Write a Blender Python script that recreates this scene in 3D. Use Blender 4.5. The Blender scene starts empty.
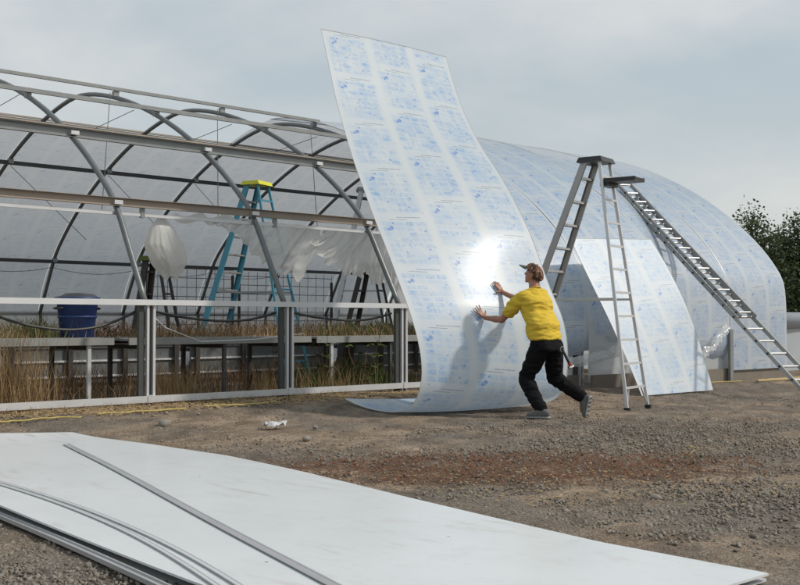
import bpy, math, random
import numpy as np
from mathutils import Vector, Matrix
random.seed(7); rng = np.random.default_rng(7)
R = math.radians
sc = bpy.context.scene
col = sc.collection

# ------------------------------------------------------------------ camera, sky, sun, exposure
cam = bpy.data.cameras.new('camera'); cam.lens = 49.03; cam.sensor_width = 36; cam.clip_end = 3000; cam.clip_start = 0.05
co = bpy.data.objects.new('camera', cam); col.objects.link(co)
co.location = (-4.421, -11.3156, 0.95)
co.rotation_euler = (math.pi/2 + 0.02692, 0, -0.74638)
sc.camera = co
SUN = Vector((0.485, -0.535, 0.69)).normalized()
SUN_EL = math.asin(SUN.z)
sl = bpy.data.lights.new('sun', 'SUN'); sl.energy = 2.3; sl.angle = R(3.5); sl.color = (1.0, 0.94, 0.86)
so = bpy.data.objects.new('sun', sl); col.objects.link(so)
so.rotation_euler = SUN.to_track_quat('Z', 'Y').to_euler()
sc.view_settings.view_transform = 'Standard'; sc.view_settings.look = 'None'
sc.view_settings.exposure = 0.14; sc.view_settings.gamma = 1.0
sc.render.engine = 'CYCLES'

# ------------------------------------------------------------------ node helper
class N:
    """a socket that can be calculated with"""
    nt = None
    def __init__(s, sock): s.s = sock
    @staticmethod
    def m(op, *a, clamp=False):
        n = N.nt.nodes.new('ShaderNodeMath'); n.operation = op; n.use_clamp = clamp
        for i, v in enumerate(a):
            if isinstance(v, N): N.nt.links.new(v.s, n.inputs[i])
            else: n.inputs[i].default_value = v
        return N(n.outputs[0])
    def __add__(s, o): return N.m('ADD', s, o)
    def __sub__(s, o): return N.m('SUBTRACT', s, o)
    def __mul__(s, o): return N.m('MULTIPLY', s, o)
    def __truediv__(s, o): return N.m('DIVIDE', s, o)
    def __radd__(s, o): return N.m('ADD', o, s)
    def __rsub__(s, o): return N.m('SUBTRACT', o, s)
    def __rmul__(s, o): return N.m('MULTIPLY', o, s)
    def floor(s): return N.m('FLOOR', s)
    def fract(s): return N.m('FRACT', s)
    def abs(s): return N.m('ABSOLUTE', s)
    def gt(s, o): return N.m('GREATER_THAN', s, o)
    def lt(s, o): return N.m('LESS_THAN', s, o)
    def min(s, o): return N.m('MINIMUM', s, o)
    def max(s, o): return N.m('MAXIMUM', s, o)
    def clamp(s): return N.m('ADD', s, 0.0, clamp=True)
    def step(s, a, b):        # smooth ramp from a to b
        n = N.nt.nodes.new('ShaderNodeMapRange'); n.interpolation_type = 'SMOOTHSTEP'
        N.nt.links.new(s.s, n.inputs[0]); n.inputs[1].default_value = a; n.inputs[2].default_value = b
        return N(n.outputs[0])

def newmat(name):
    m = bpy.data.materials.new(name); m.use_nodes = True; nt = m.node_tree
    for n in list(nt.nodes): nt.nodes.remove(n)
    N.nt = nt
    return m, nt
def noise(vec, scale, detail=3, rough=0.55, dist=0.0, out=0):
    n = N.nt.nodes.new('ShaderNodeTexNoise'); n.inputs['Scale'].default_value = scale
    n.inputs['Detail'].default_value = detail; n.inputs['Roughness'].default_value = rough
    n.inputs['Distortion'].default_value = dist
    if vec is not None: N.nt.links.new(vec, n.inputs['Vector'])
    return N(n.outputs[out])
def mixc(f, a, b):
    n = N.nt.nodes.new('ShaderNodeMix'); n.data_type = 'RGBA'
    for k, v in ((0, f), (6, a), (7, b)):
        if isinstance(v, N): N.nt.links.new(v.s, n.inputs[k])
        elif isinstance(v, (tuple, list)): n.inputs[k].default_value = (*v[:3], 1)
        else: n.inputs[k].default_value = v
    return N(n.outputs[2])
def objco():
    return N.nt.nodes.new('ShaderNodeTexCoord').outputs['Object']
def geopos():
    return N.nt.nodes.new('ShaderNodeNewGeometry').outputs['Position']
def sepxyz(v):
    n = N.nt.nodes.new('ShaderNodeSeparateXYZ'); N.nt.links.new(v, n.inputs[0]); return [N(o) for o in n.outputs]
def comb(x, y, z):
    n = N.nt.nodes.new('ShaderNodeCombineXYZ')
    for i, v in enumerate((x, y, z)):
        if isinstance(v, N): N.nt.links.new(v.s, n.inputs[i])
        else: n.inputs[i].default_value = v
    return n.outputs[0]
def bsdf(color, rough=0.5, metal=0.0, spec=0.5, bump=None, bstr=0.2, bdist=0.01):
    p = N.nt.nodes.new('ShaderNodeBsdfPrincipled')
    def s(k, v):
        if isinstance(v, N): N.nt.links.new(v.s, p.inputs[k])
        elif isinstance(v, (tuple, list)): p.inputs[k].default_value = (*v[:3], 1)
        else: p.inputs[k].default_value = v
    s('Base Color', color); s('Roughness', rough); s('Metallic', metal); s('Specular IOR Level', spec)
    if bump is not None:
        b = N.nt.nodes.new('ShaderNodeBump'); b.inputs['Strength'].default_value = bstr; b.inputs['Distance'].default_value = bdist
        N.nt.links.new(bump.s, b.inputs['Height']); N.nt.links.new(b.outputs[0], p.inputs['Normal'])
    return p
def out(sh):
    o = N.nt.nodes.new('ShaderNodeOutputMaterial'); N.nt.links.new(sh.outputs[0], o.inputs[0])

def simple(name, c, rough=0.5, metal=0.0, var=0.25, scale=8, spec=0.5, bstr=0.15, bd=0.004):
    m, nt = newmat(name); v = objco()
    n = noise(v, scale, 4); n2 = noise(v, scale*9, 3)
    k = (n - 0.5)*2*var + (n2 - 0.5)*var + 1.0
    dark = mixc(k.clamp() if False else N.m('MULTIPLY', k, 0.5, clamp=True), tuple(x*0.35 for x in c), tuple(min(1, x*1.6) for x in c))
    out(bsdf(dark, (n*0.3 + (rough - 0.15)).clamp(), metal, spec, n2, bstr, bd)); return m

# ------------------------------------------------------------------ world
def build_world():
    w = bpy.data.worlds.new('World'); sc.world = w; w.use_nodes = True; nt = w.node_tree
    for n in list(nt.nodes): nt.nodes.remove(n)
    N.nt = nt
    sky = nt.nodes.new('ShaderNodeTexSky'); sky.sky_type = 'NISHITA'; sky.sun_disc = False
    sky.sun_elevation = SUN_EL; sky.sun_rotation = math.atan2(SUN.x, SUN.y)
    sky.air_density = 1.2; sky.dust_density = 3.0
    b1 = nt.nodes.new('ShaderNodeBackground'); b1.inputs[1].default_value = 0.09; nt.links.new(sky.outputs[0], b1.inputs[0])
    tc = nt.nodes.new('ShaderNodeTexCoord').outputs['Generated']
    x, y, z = sepxyz(tc)
    inv = 1.0/1.0
    zz = (z.max(0.0) + 0.22)
    v = comb(x/zz, y/zz, 0.35)
    n1 = noise(v, 0.75, 6, 0.55, 0.35); n2 = noise(v, 2.4, 5, 0.5, 0.2); n3 = noise(v, 0.33, 3, 0.5)
    f = (n1*0.62 + n2*0.2 + n3*0.3).step(0.44, 0.66)
    c = mixc(f, (0.365, 0.46, 0.53), (0.71, 0.72, 0.715))
    hz = (1.0 - z.abs()*2.6).clamp()
    c = mixc(hz*0.85, c, (0.62, 0.645, 0.635))
    b2 = nt.nodes.new('ShaderNodeBackground'); nt.links.new(c.s, b2.inputs[0]); b2.inputs[1].default_value = 1.0
    mx = nt.nodes.new('ShaderNodeMixShader'); mx.inputs[0].default_value = 0.86
    nt.links.new(b1.outputs[0], mx.inputs[1]); nt.links.new(b2.outputs[0], mx.inputs[2])
    o = nt.nodes.new('ShaderNodeOutputWorld'); nt.links.new(mx.outputs[0], o.inputs[0])
build_world()

# ------------------------------------------------------------------ object helpers
def tag(o, label=None, cat=None, group=None, kind=None):
    if label: o['label'] = label
    if cat: o['category'] = cat
    if group: o['group'] = group
    if kind: o['kind'] = kind
    return o
def empty(name, loc=(0, 0, 0), rz=0.0):
    o = bpy.data.objects.new(name, None); col.objects.link(o); o.location = loc; o.rotation_euler = (0, 0, rz)
    o.empty_display_size = 0.2
    return o
class MB:
    def __init__(s): s.v = []; s.f = []; s.uv = []
    def add(s, vs, fs, uvs=None):
        b = len(s.v); s.v += [tuple(v) for v in vs]; s.f += [tuple(i + b for i in f) for f in fs]
        if uvs: s.uv += uvs
        return s
    def box(s, c, d, rz=0):
        hx, hy, hz = d[0]/2, d[1]/2, d[2]/2; cs, sn = math.cos(rz), math.sin(rz)
        vs = []
        for x in (-hx, hx):
            for y in (-hy, hy):
                for z in (-hz, hz): vs.append((c[0] + x*cs - y*sn, c[1] + x*sn + y*cs, c[2] + z))
        return s.add(vs, [(0, 1, 3, 2), (4, 6, 7, 5), (0, 4, 5, 1), (2, 3, 7, 6), (0, 2, 6, 4), (1, 5, 7, 3)])
    def bar(s, p0, p1, w, d, side=(0, 1, 0)):
        """rectangular bar p0-p1, w wide along 'side', d thick across it"""
        p0, p1 = Vector(p0), Vector(p1); t = (p1 - p0).normalized(); sd = Vector(side); sd = (sd - t*sd.dot(t)).normalized(); u = t.cross(sd)
        vs = []
        for p in (p0, p1):
            for a, b in ((-1, -1), (1, -1), (1, 1), (-1, 1)): vs.append(p + sd*(a*w/2) + u*(b*d/2))
        return s.add(vs, [(3, 2, 1, 0), (4, 5, 6, 7)] + [(i, (i + 1) % 4, 4 + (i + 1) % 4, 4 + i) for i in range(4)])
    def channel(s, p0, p1, w, d, side, t=0.004):
        """C-section: web w wide along side, two flanges d deep"""
        p0, p1 = Vector(p0), Vector(p1); a = (p1 - p0).normalized(); sd = Vector(side); sd = (sd - a*sd.dot(a)).normalized(); u = a.cross(sd)
        prof = [(-w/2, d), (-w/2, 0), (w/2, 0), (w/2, d), (w/2 - t, d), (w/2 - t, t), (-w/2 + t, t), (-w/2 + t, d)]
        vs = [p + sd*x + u*(y - d/2) for p in (p0, p1) for x, y in prof]; n = 8
        return s.add(vs, [(i, (i + 1) % n, n + (i + 1) % n, n + i) for i in range(n)] + [(0, 7, 6, 1), (1, 6, 5, 2), (2, 5, 4, 3), (8, 9, 14, 15), (9, 10, 13, 14), (10, 11, 12, 13)])
    def tube(s, pts, r, n=8, cap=True):
        pts = [Vector(p) for p in pts]; m = len(pts)
        rr = r if isinstance(r, (list, tuple)) else [r]*m
        b = len(s.v); ref = Vector((0, 0, 1)); prev = None
        for i, p in enumerate(pts):
            t = (pts[min(i + 1, m - 1)] - pts[max(i - 1, 0)]).normalized()
            if prev is None:
                a = ref if abs(t.z) < 0.9 else Vector((1, 0, 0))
                u = (a - t*a.dot(t)).normalized()
            else: u = (prev - t*prev.dot(t)).normalized()
            prev = u; w = t.cross(u)
            for k in range(n):
                an = 2*math.pi*k/n; s.v.append(tuple(p + (u*math.cos(an) + w*math.sin(an))*rr[i]))
        for i in range(m - 1):
            for k in range(n): s.f.append((b + i*n + k, b + i*n + (k + 1) % n, b + (i + 1)*n + (k + 1) % n, b + (i + 1)*n + k))
        if cap: s.f.append(tuple(b + k for k in range(n))[::-1]); s.f.append(tuple(b + (m - 1)*n + k for k in range(n)))
        return s
    def lathe(s, prof, n=20, c=(0, 0, 0)):
        b = len(s.v)
        for r, z in prof:
            for k in range(n):
                a = 2*math.pi*k/n; s.v.append((c[0] + r*math.cos(a), c[1] + r*math.sin(a), c[2] + z))
        for i in range(len(prof) - 1):
            for k in range(n): s.f.append((b + i*n + k, b + i*n + (k + 1) % n, b + (i + 1)*n + (k + 1) % n, b + (i + 1)*n + k))
        return s
    def grid(s, nu, nv, fn, uvfn=None):
        """fn(i/nu, j/nv)->point"""
        b = len(s.v)
        for j in range(nv + 1):
            for i in range(nu + 1): s.v.append(tuple(fn(i/nu, j/nv)))
        W = nu + 1
        for j in range(nv):
            for i in range(nu):
                s.f.append((b + j*W + i, b + j*W + i + 1, b + (j + 1)*W + i + 1, b + (j + 1)*W + i))
                if uvfn: s.uv += [uvfn(i/nu, j/nv), uvfn((i + 1)/nu, j/nv), uvfn((i + 1)/nu, (j + 1)/nv), uvfn(i/nu, (j + 1)/nv)]
        return s
    def mesh(s, name, m, smooth=False):
        me = bpy.data.meshes.new(name); me.from_pydata(s.v, [], s.f)
        if s.uv and len(s.uv) == len(me.loops):
            l = me.uv_layers.new(name='UVMap'); l.data.foreach_set('uv', [c for u in s.uv for c in u])
        me.materials.append(m)
        if smooth is True: me.shade_smooth()
        me.update(); return me
    def build(s, name, m, parent=None, smooth=False, loc=None):
        o = bpy.data.objects.new(name, s.mesh(name, m, smooth)); col.objects.link(o)
        if parent: o.parent = parent
        if loc: o.location = loc
        return o
def put(name, me, parent=None, loc=(0, 0, 0), rot=(0, 0, 0)):
    o = bpy.data.objects.new(name, me); col.objects.link(o); o.parent = parent; o.location = loc; o.rotation_euler = rot; return o
def npmesh(name, V, F, m, k, smooth=False):
    me = bpy.data.meshes.new(name); V = np.asarray(V, np.float32); F = np.asarray(F, np.int32)
    me.vertices.add(len(V)); me.vertices.foreach_set('co', V.ravel())
    me.loops.add(F.size); me.loops.foreach_set('vertex_index', F.ravel())
    me.polygons.add(len(F)); me.polygons.foreach_set('loop_start', np.arange(0, F.size, k, dtype=np.int32))
    me.materials.append(m); me.update(calc_edges=True)
    if smooth: me.shade_smooth()
    o = bpy.data.objects.new(name, me); col.objects.link(o); return o
def ss(t): t = np.clip(t, 0, 1); return t*t*(3 - 2*t)
def gz(X, Y):      # lie of the land
    return -0.1*ss((-np.asarray(Y) - 0.5)/2.0) - 0.14*ss((np.asarray(X) - 4)/9)
def vnoise(X, Y, sc_, seed=0):
    r = np.random.default_rng(seed); T = r.random((256, 256)); x = X*sc_ + 1000; y = Y*sc_ + 1000
    xi = np.floor(x).astype(int); yi = np.floor(y).astype(int); fx = ss(x - xi); fy = ss(y - yi)
    g = lambda a, b: T[a % 256, b % 256]
    return (g(xi, yi)*(1 - fx) + g(xi + 1, yi)*fx)*(1 - fy) + (g(xi, yi + 1)*(1 - fx) + g(xi + 1, yi + 1)*fx)*fy

# ------------------------------------------------------------------ materials
def mat_ground():
    m, nt = newmat('gravelly_soil'); v = geopos(); x, y, z = sepxyz(v)
    big = noise(v, 0.5, 5, 0.6, 0.4); mid = noise(v, 2.2, 5, 0.65, 0.3); fine = noise(v, 38, 4, 0.7); grit = noise(v, 130, 2, 0.6)
    vor = nt.nodes.new('ShaderNodeTexVoronoi'); vor.inputs['Scale'].default_value = 55; nt.links.new(v, vor.inputs['Vector'])
    vd = N(vor.outputs['Distance']); vc = sepxyz(vor.outputs['Color'])[0]
    c = mixc(mid.step(0.3, 0.7), (0.25, 0.178, 0.115), (0.48, 0.36, 0.25))
    c = mixc(big.step(0.42, 0.62)*0.75, c, (0.19, 0.168, 0.142))                     # grey gravel drifts
    # rusty red mulch, scattered along one strip of the yard
    u1 = ((x - 1.5)*0.80 + (y + 5.9)*(-0.6)); u2 = ((x - 1.5)*0.6 + (y + 5.9)*0.8)
    dist = (u1*0.40*u1*0.40 + u2*1.05*u2*1.05)
    rust = (1.0 - (dist + (mid - 0.5)*3.4 + (noise(v, 9, 4, 0.7) - 0.5)*1.5).step(0.1, 1.15))
    c = mixc(rust*0.9, c, mixc(fine.step(0.35, 0.65), (0.075, 0.036, 0.02), (0.235, 0.122, 0.062)))
    # grey chippings near the camera
    gm = (noise(v, 0.9, 4, 0.6, 0.2) + (0.0 - y)*0.022 - 0.13).step(0.46, 0.62)
    c = mixc(gm*(1.0 - rust)*0.55, c, (0.19, 0.175, 0.155))
    st = vd.lt(0.36)*vc.gt(0.45)
    vo2 = nt.nodes.new('ShaderNodeTexVoronoi'); vo2.inputs['Scale'].default_value = 24; nt.links.new(v, vo2.inputs['Vector']); d2 = N(vo2.outputs['Distance']); c2_ = sepxyz(vo2.outputs['Color'])[1]; st2 = (1.0 - d2.step(0.26, 0.36))*c2_.gt(0.72)
    c = mixc(st*(vc*0.7), c, (0.40, 0.36, 0.31))
    c = mixc(vd.step(0.42, 0.62)*0.42, c, (0.045, 0.035, 0.028))
    c = mixc(st2*0.55, c, mixc(c2_.gt(0.86), (0.16, 0.15, 0.14), (0.38, 0.35, 0.31)))
    dk = fine.step(0.30, 0.52)
    c = mixc((1.0 - dk)*0.5, c, (0.05, 0.038, 0.028))
    c = mixc(grit.step(0.56, 0.76)*0.38, c, (0.45, 0.4, 0.33))
    stx = noise(comb(x*0.8 + y*0.5, y*1.6 - x*1.0, 0.0), 1.6, 6, 0.68, 0.4); c = mixc((1.0 - stx.step(0.38, 0.56))*0.5, c, (0.085, 0.062, 0.045)); c = mixc(stx.step(0.56, 0.72)*0.3, c, (0.36, 0.29, 0.21))
    h = fine*0.5 + grit*0.25 + (0.4 - vd).max(0.0)*vc*1.2 + noise(v, 9, 4)*1.2 + st2*0.5
    out(bsdf(c, 0.93, 0, 0.25, h, 1.0, 0.03)); return m
def mat_film(name, base, ink, strength, rough, trans, coat=0.0, dirt=0.0, spec=0.5, tcol=None, bumps=0.25, coat_rough=0.12):
    """milky polycarbonate with the maker's printed protective film; UV: u 0..1 across, v metres along"""
    m, nt = newmat(name); uvn = nt.nodes.new('ShaderNodeUVMap').outputs[0]; u, v, _ = sepxyz(uvn)
    uv3 = comb(u*2.1, v, 0.0)
    cu = u*3.0; ci = cu.floor(); cf = cu.fract()
    vv = v/0.72 + ci*0.37; vi = vv.floor(); vf = vv.fract()
    inx = (cf - 0.5).abs().lt(0.42); iny = vf.gt(0.12)*vf.lt(0.95)
    # pale patches in a loose 3 x 6 raster
    bx = ((cf - 0.08)*4.76); by = ((vf - 0.12)*9.64)
    cell = comb(bx.floor() + ci*7.0, by.floor() + vi*11.0, 0.5)
    wn = nt.nodes.new('ShaderNodeTexWhiteNoise'); wn.noise_dimensions = '3D'; nt.links.new(cell, wn.inputs[0]); rnd = N(wn.outputs[0])
    px = (1.0 - (bx.fract() - 0.5).abs().step(0.34, 0.49)); py = (1.0 - (by.fract() - 0.5).abs().step(0.26, 0.47))
    soft = noise(uv3, 13, 3, 0.6)
    rag = noise(uv3, 5.5, 4, 0.65).step(0.36, 0.62); fib = noise(uv3, 55, 3, 0.7)
    crisp = noise(uv3, 40, 4, 0.75).step(0.40, 0.58)
    patch = inx*iny*px*py*(rnd*0.8 + 0.2)*soft.step(0.3, 0.6)*(rag*0.6 + 0.4)*(crisp*0.55 + 0.45)
    wash = ((cf - 0.5).abs().step(0.50, 0.34))*noise(uv3, 3.2, 5, 0.7).step(0.3, 0.72)*(iny*0.5 + 0.5)*0.42
    def dot(cx, cy, r):
        dx = (cf - cx)*0.7; dy = (vf - cy)*0.86
        return 1.0 - N.m('SQRT', dx*dx + dy*dy).step(r*0.35, r*1.1)
    wob = (noise(uv3, 34, 3, 0.7) - 0.5)*0.10; wob2 = (noise(uv3, 29, 3, 0.7) - 0.5)*0.09
    cfb, vfb = cf, vf
    cf = cf + wob; vf = vf + wob2
    logo = (dot(0.25, 0.25, 0.036) + dot(0.19, 0.29, 0.026) + dot(0.30, 0.165, 0.018) + dot(0.80, 0.66, 0.022)*0.7 + dot(0.72, 0.84, 0.022)*0.8 + dot(0.5, 0.52, 0.016)*0.8 + dot(0.62, 0.20, 0.015)*0.7 + dot(0.36, 0.74, 0.02)*0.7 + dot(0.85, 0.31, 0.018)*0.8).clamp()
    sq = (1.0 - ((cf - 0.72)*1.3 + (vf - 0.62)*(-0.8)).abs().step(0.004, 0.02))*((cf - 0.74).abs().lt(0.1))*((vf - 0.63).abs().lt(0.09))
    cf, vf = cfb, vfb
    chop = noise(comb(u*160.0, v*30.0, 0.0), 1.0, 1).gt(0.42)
    l1 = (vf - 0.045).abs().lt(0.0062)*((cf - 0.62).abs().lt(0.22)); l2 = (vf - 0.088).abs().lt(0.005)*((cf - 0.42).abs().lt(0.17)); l3 = (vf - 0.52).abs().lt(0.004)*((cf - 0.3).abs().lt(0.12))
    text = (l1 + l2 + l3*0.6).clamp()*(chop*0.6 + 0.4)
    k = strength
    hz = noise(uv3, 1.4, 4)
    c = mixc(hz*0.35, base, tuple(x*0.93 for x in base))
    c = mixc((patch*0.68*k + wash*k*0.8).clamp(), c, ink)
    c = mixc((sq*0.45*k*fib.step(0.4, 0.6)).clamp(), c, (ink[0]*0.45, ink[1]*0.6, ink[2]*0.8))
    c = mixc((logo*1.0*k*(fib.step(0.3, 0.6)*0.6 + 0.4)).clamp(), c, (ink[0]*0.28, ink[1]*0.52, ink[2]*0.82))
    c = mixc((text*0.8*k).clamp(), c, (0.1, 0.15, 0.22))
    crz = (noise(uv3, 6.0, 6, 0.7, 1.5) - 0.5).abs().lt(0.006); c = mixc(crz*0.18, c, (0.9, 0.92, 0.93))
    # dust and scuffs
    sc_ = noise(comb(u*3.0, v*0.7, 3.0), 2.0, 6, 0.7)
    fl = nt.nodes.new('ShaderNodeTexVoronoi'); fl.inputs['Scale'].default_value = 7.5; nt.links.new(comb(u*2.1, v*1.3, 0.3), fl.inputs['Vector']); fcx = sepxyz(fl.outputs['Color'])
    c = mixc((N(fl.outputs['Distance']) + (fib - 0.5)*0.12).lt(0.085)*fcx[0].gt(0.78)*(0.55*k), c, (0.16, 0.24, 0.36))
    c = mixc(sc_.step(0.5, 0.8)*dirt, c, (0.33, 0.28, 0.2))
    rip = noise(uv3, 1.1, 2)*0.3 + noise(uv3, 7, 3)*0.06*bumps*4 + noise(comb(u*0.3, v*2.0, 0.0), 1.6, 2)*0.5
    p = bsdf(c, rough, 0.0, spec, rip, 0.30, 0.02)
    if coat: p.inputs['Coat Weight'].default_value = coat; p.inputs['Coat Roughness'].default_value = coat_rough
    if trans > 0:
        t = nt.nodes.new('ShaderNodeBsdfTranslucent')
        tc_ = mixc(0.5, c, tcol or (0.75, 0.8, 0.84)); nt.links.new(tc_.s, t.inputs[0])
        mx = nt.nodes.new('ShaderNodeMixShader'); mx.inputs[0].default_value = trans
        nt.links.new(p.outputs[0], mx.inputs[1]); nt.links.new(t.outputs[0], mx.inputs[2]); out(mx)
    else: out(p)
    return m
def mat_clear(name, c=(0.8, 0.82, 0.82), opac=0.5, rough=0.12, bscale=9, trans=0.4, bs=0.6):
    """thin cloudy plastic film"""
    m, nt = newmat(name); v = objco(); n = noise(v, bscale, 4, 0.6, 0.6); n2 = noise(v, bscale*0.3, 3)
    p = bsdf(c, rough, 0, 0.8, n, bs, 0.03)
    t = nt.nodes.new('ShaderNodeBsdfTranslucent'); t.inputs[0].default_value = (*c, 1)
    tr = nt.nodes.new('ShaderNodeBsdfTransparent')
    a = nt.nodes.new('ShaderNodeMixShader'); a.inputs[0].default_value = trans; nt.links.new(p.outputs[0], a.inputs[1]); nt.links.new(t.outputs[0], a.inputs[2])
    b = nt.nodes.new('ShaderNodeMixShader'); f = (n2*0.5 + (opac - 0.25)).clamp(); nt.links.new(f.s, b.inputs[0])
    nt.links.new(tr.outputs[0], b.inputs[1]); nt.links.new(a.outputs[0], b.inputs[2]); out(b); return m
def mat_foreground():
    m, nt = newmat('milky_sheet'); v = geopos(); x, y, z = sepxyz(v)
    n = noise(v, 0.8, 4); st = noise(comb(x*5.0, y*0.8, 0.0), 2.0, 6, 0.7, 0.5); d = noise(comb(x*1.3, y, 4.0), 1.1, 3)
    c = mixc(n.step(0.35, 0.65)*0.5, (0.665, 0.685, 0.69), (0.60, 0.62, 0.625))
    c = mixc(st.step(0.50, 0.72)*d.step(0.45, 0.66)*0.8, c, (0.40, 0.35, 0.26))
    sp = nt.nodes.new('ShaderNodeTexVoronoi'); sp.inputs['Scale'].default_value = 3.1; nt.links.new(v, sp.inputs['Vector'])
    s1 = N(sp.outputs['Distance']).lt(0.026)*sepxyz(sp.outputs['Color'])[0].gt(0.3)
    sp2 = nt.nodes.new('ShaderNodeTexVoronoi'); sp2.inputs['Scale'].default_value = 14; nt.links.new(v, sp2.inputs['Vector'])
    s2 = N(sp2.outputs['Distance']).lt(0.075)*sepxyz(sp2.outputs['Color'])[1].gt(0.8)
    c = mixc((s1*0.9).clamp(), c, (0.07, 0.06, 0.05))
    c = mixc((s2*0.5).clamp(), c, (0.2, 0.17, 0.13))
    scr = (noise(comb(x*2.2 + y*0.7, y*0.35, 2.0), 2.6, 5, 0.6, 0.8) - 0.5).abs().lt(0.0035)*noise(v, 1.3, 2).gt(0.5); c = mixc(scr*0.35, c, (0.42, 0.42, 0.41)); dust = noise(v, 5, 5, 0.7).step(0.5, 0.75)*noise(v, 0.7, 2).step(0.4, 0.6); c = mixc(dust*0.28, c, (0.45, 0.41, 0.34))
    ribs = N.m('SINE', x*900.0)
    p = bsdf(c, 0.28, 0, 0.5, noise(v, 1.7, 3) + noise(v, 14, 3)*0.05, 0.2, 0.02)
    out(p); return m

M = {}
M['ground'] = mat_ground()
M['galv'] = simple('galvanised_steel', (0.27, 0.28, 0.275), 0.45, 0.35, 0.3, 6)
M['galv_light'] = simple('bright_steel', (0.72, 0.73, 0.73), 0.42, 0.35, 0.15, 5)
M['galv_dark'] = simple('shaded_steel', (0.075, 0.08, 0.077), 0.55, 0.3, 0.3, 7)  # steel darkened in colour for the post faces turned from the sun
M['hoop'] = simple('hoop_pipe', (0.165, 0.175, 0.175), 0.42, 0.35, 0.3, 3)
M['rusty'] = simple('rust_streaked_steel', (0.34, 0.29, 0.24), 0.6, 0.4, 0.45, 3)
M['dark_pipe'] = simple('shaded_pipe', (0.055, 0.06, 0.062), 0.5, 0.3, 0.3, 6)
M['white'] = simple('white_paint', (0.74, 0.75, 0.74), 0.45, 0, 0.1, 5)
M['alu'] = simple('brushed_aluminium', (0.5, 0.5, 0.49), 0.38, 0.8, 0.2, 9)
M['alu_dark'] = simple('dull_aluminium', (0.36, 0.355, 0.34), 0.45, 0.6, 0.25, 9)
M['blk'] = simple('black_plastic', (0.025, 0.026, 0.028), 0.5, 0, 0.3, 9)
M['rubber'] = simple('black_rubber', (0.02, 0.02, 0.02), 0.8, 0, 0.3, 9)
M['blue'] = simple('blue_fibreglass', (0.06, 0.27, 0.37), 0.45, 0, 0.2, 9)
M['yellow'] = simple('yellow_plastic', (0.8, 0.65, 0.03), 0.5, 0, 0.15, 9)
M['binblue'] = simple('dark_blue_plastic', (0.014, 0.036, 0.13), 0.5, 0, 0.3, 5)
M['bench'] = simple('grey_bench_board', (0.27, 0.275, 0.26), 0.75, 0, 0.4, 4)
M['darkwood'] = simple('dark_timber', (0.05, 0.045, 0.04), 0.8, 0, 0.4, 6)
M['greywood'] = simple('grey_panel', (0.14, 0.15, 0.15), 0.7, 0, 0.35, 3)
M['baseboard'] = simple('weathered_base_board', (0.2, 0.17, 0.14), 0.8, 0, 0.35, 4)
M['hose'] = simple('black_hose', (0.03, 0.03, 0.03), 0.45, 0, 0.2, 8)
M['rope'] = simple('yellow_rope', (0.46, 0.36, 0.11), 0.7, 0, 0.2, 20)
M['stone'] = simple('grey_stone', (0.26, 0.23, 0.195), 0.9, 0, 0.6, 1.3)
M['pebble'] = simple('gravel_chips', (0.23, 0.20, 0.165), 0.9, 0, 1.3, 9, spec=0.3)
M['straw'] = simple('dry_straw', (0.34, 0.24, 0.125), 0.85, 0, 0.8, 5, spec=0.2)
M['chips'] = simple('rusty_bark_chips', (0.15, 0.07, 0.038), 0.9, 0, 0.8, 6, spec=0.2)
M['drygrass'] = simple('dry_grass', (0.30, 0.205, 0.105), 0.85, 0, 1.0, 2.2, spec=0.2)
M['brownweed'] = simple('brown_weeds', (0.19, 0.12, 0.07), 0.85, 0, 0.9, 2.5, spec=0.2)
M['greenweed'] = simple('green_weeds', (0.10, 0.125, 0.04), 0.8, 0, 0.6, 3, spec=0.2)
M['redleaf'] = simple('wilted_red_leaves', (0.14, 0.035, 0.04), 0.8, 0, 0.6, 4, spec=0.2)
M['paper'] = simple('white_paper', (0.72, 0.72, 0.71), 0.8, 0, 0.1, 6)
M['profile'] = simple('grey_aluminium_profile', (0.43, 0.425, 0.43), 0.45, 0.35, 0.15, 3)
M['profile_light'] = simple('pale_plastic_profile', (0.55, 0.56, 0.56), 0.4, 0, 0.12, 3)
M['sheet'] = mat_foreground()
INK = (0.20, 0.46, 0.80)
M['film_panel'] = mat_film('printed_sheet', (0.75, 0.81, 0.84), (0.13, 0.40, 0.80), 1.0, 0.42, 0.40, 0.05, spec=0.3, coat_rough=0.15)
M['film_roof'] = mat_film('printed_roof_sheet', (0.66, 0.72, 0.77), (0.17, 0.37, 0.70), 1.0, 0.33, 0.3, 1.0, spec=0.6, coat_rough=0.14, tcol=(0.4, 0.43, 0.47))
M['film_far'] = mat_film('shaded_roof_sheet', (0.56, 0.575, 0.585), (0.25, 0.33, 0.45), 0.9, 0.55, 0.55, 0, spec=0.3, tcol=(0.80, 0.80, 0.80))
M['film_lean'] = mat_film('printed_loose_sheet', (0.74, 0.79, 0.815), (0.15, 0.42, 0.80), 0.75, 0.38, 0.25, 0.4, spec=0.5, coat_rough=0.2)
M['cling'] = mat_clear('peeled_clear_film', (0.82, 0.83, 0.83), 0.62, 0.12, 12, 0.45, 0.25)
M['curtain'] = mat_clear('cloudy_plastic_film', (0.76, 0.75, 0.72), 0.85, 0.4, 6, 0.5, 0.12)
M['wallfilm'] = mat_clear('cloudy_wall_film', (0.78, 0.80, 0.81), 0.95, 0.2, 3, 0.5)
M['tunnel'] = simple('white_tunnel_plastic', (0.42, 0.45, 0.48), 0.4, 0, 0.15, 2)

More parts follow.
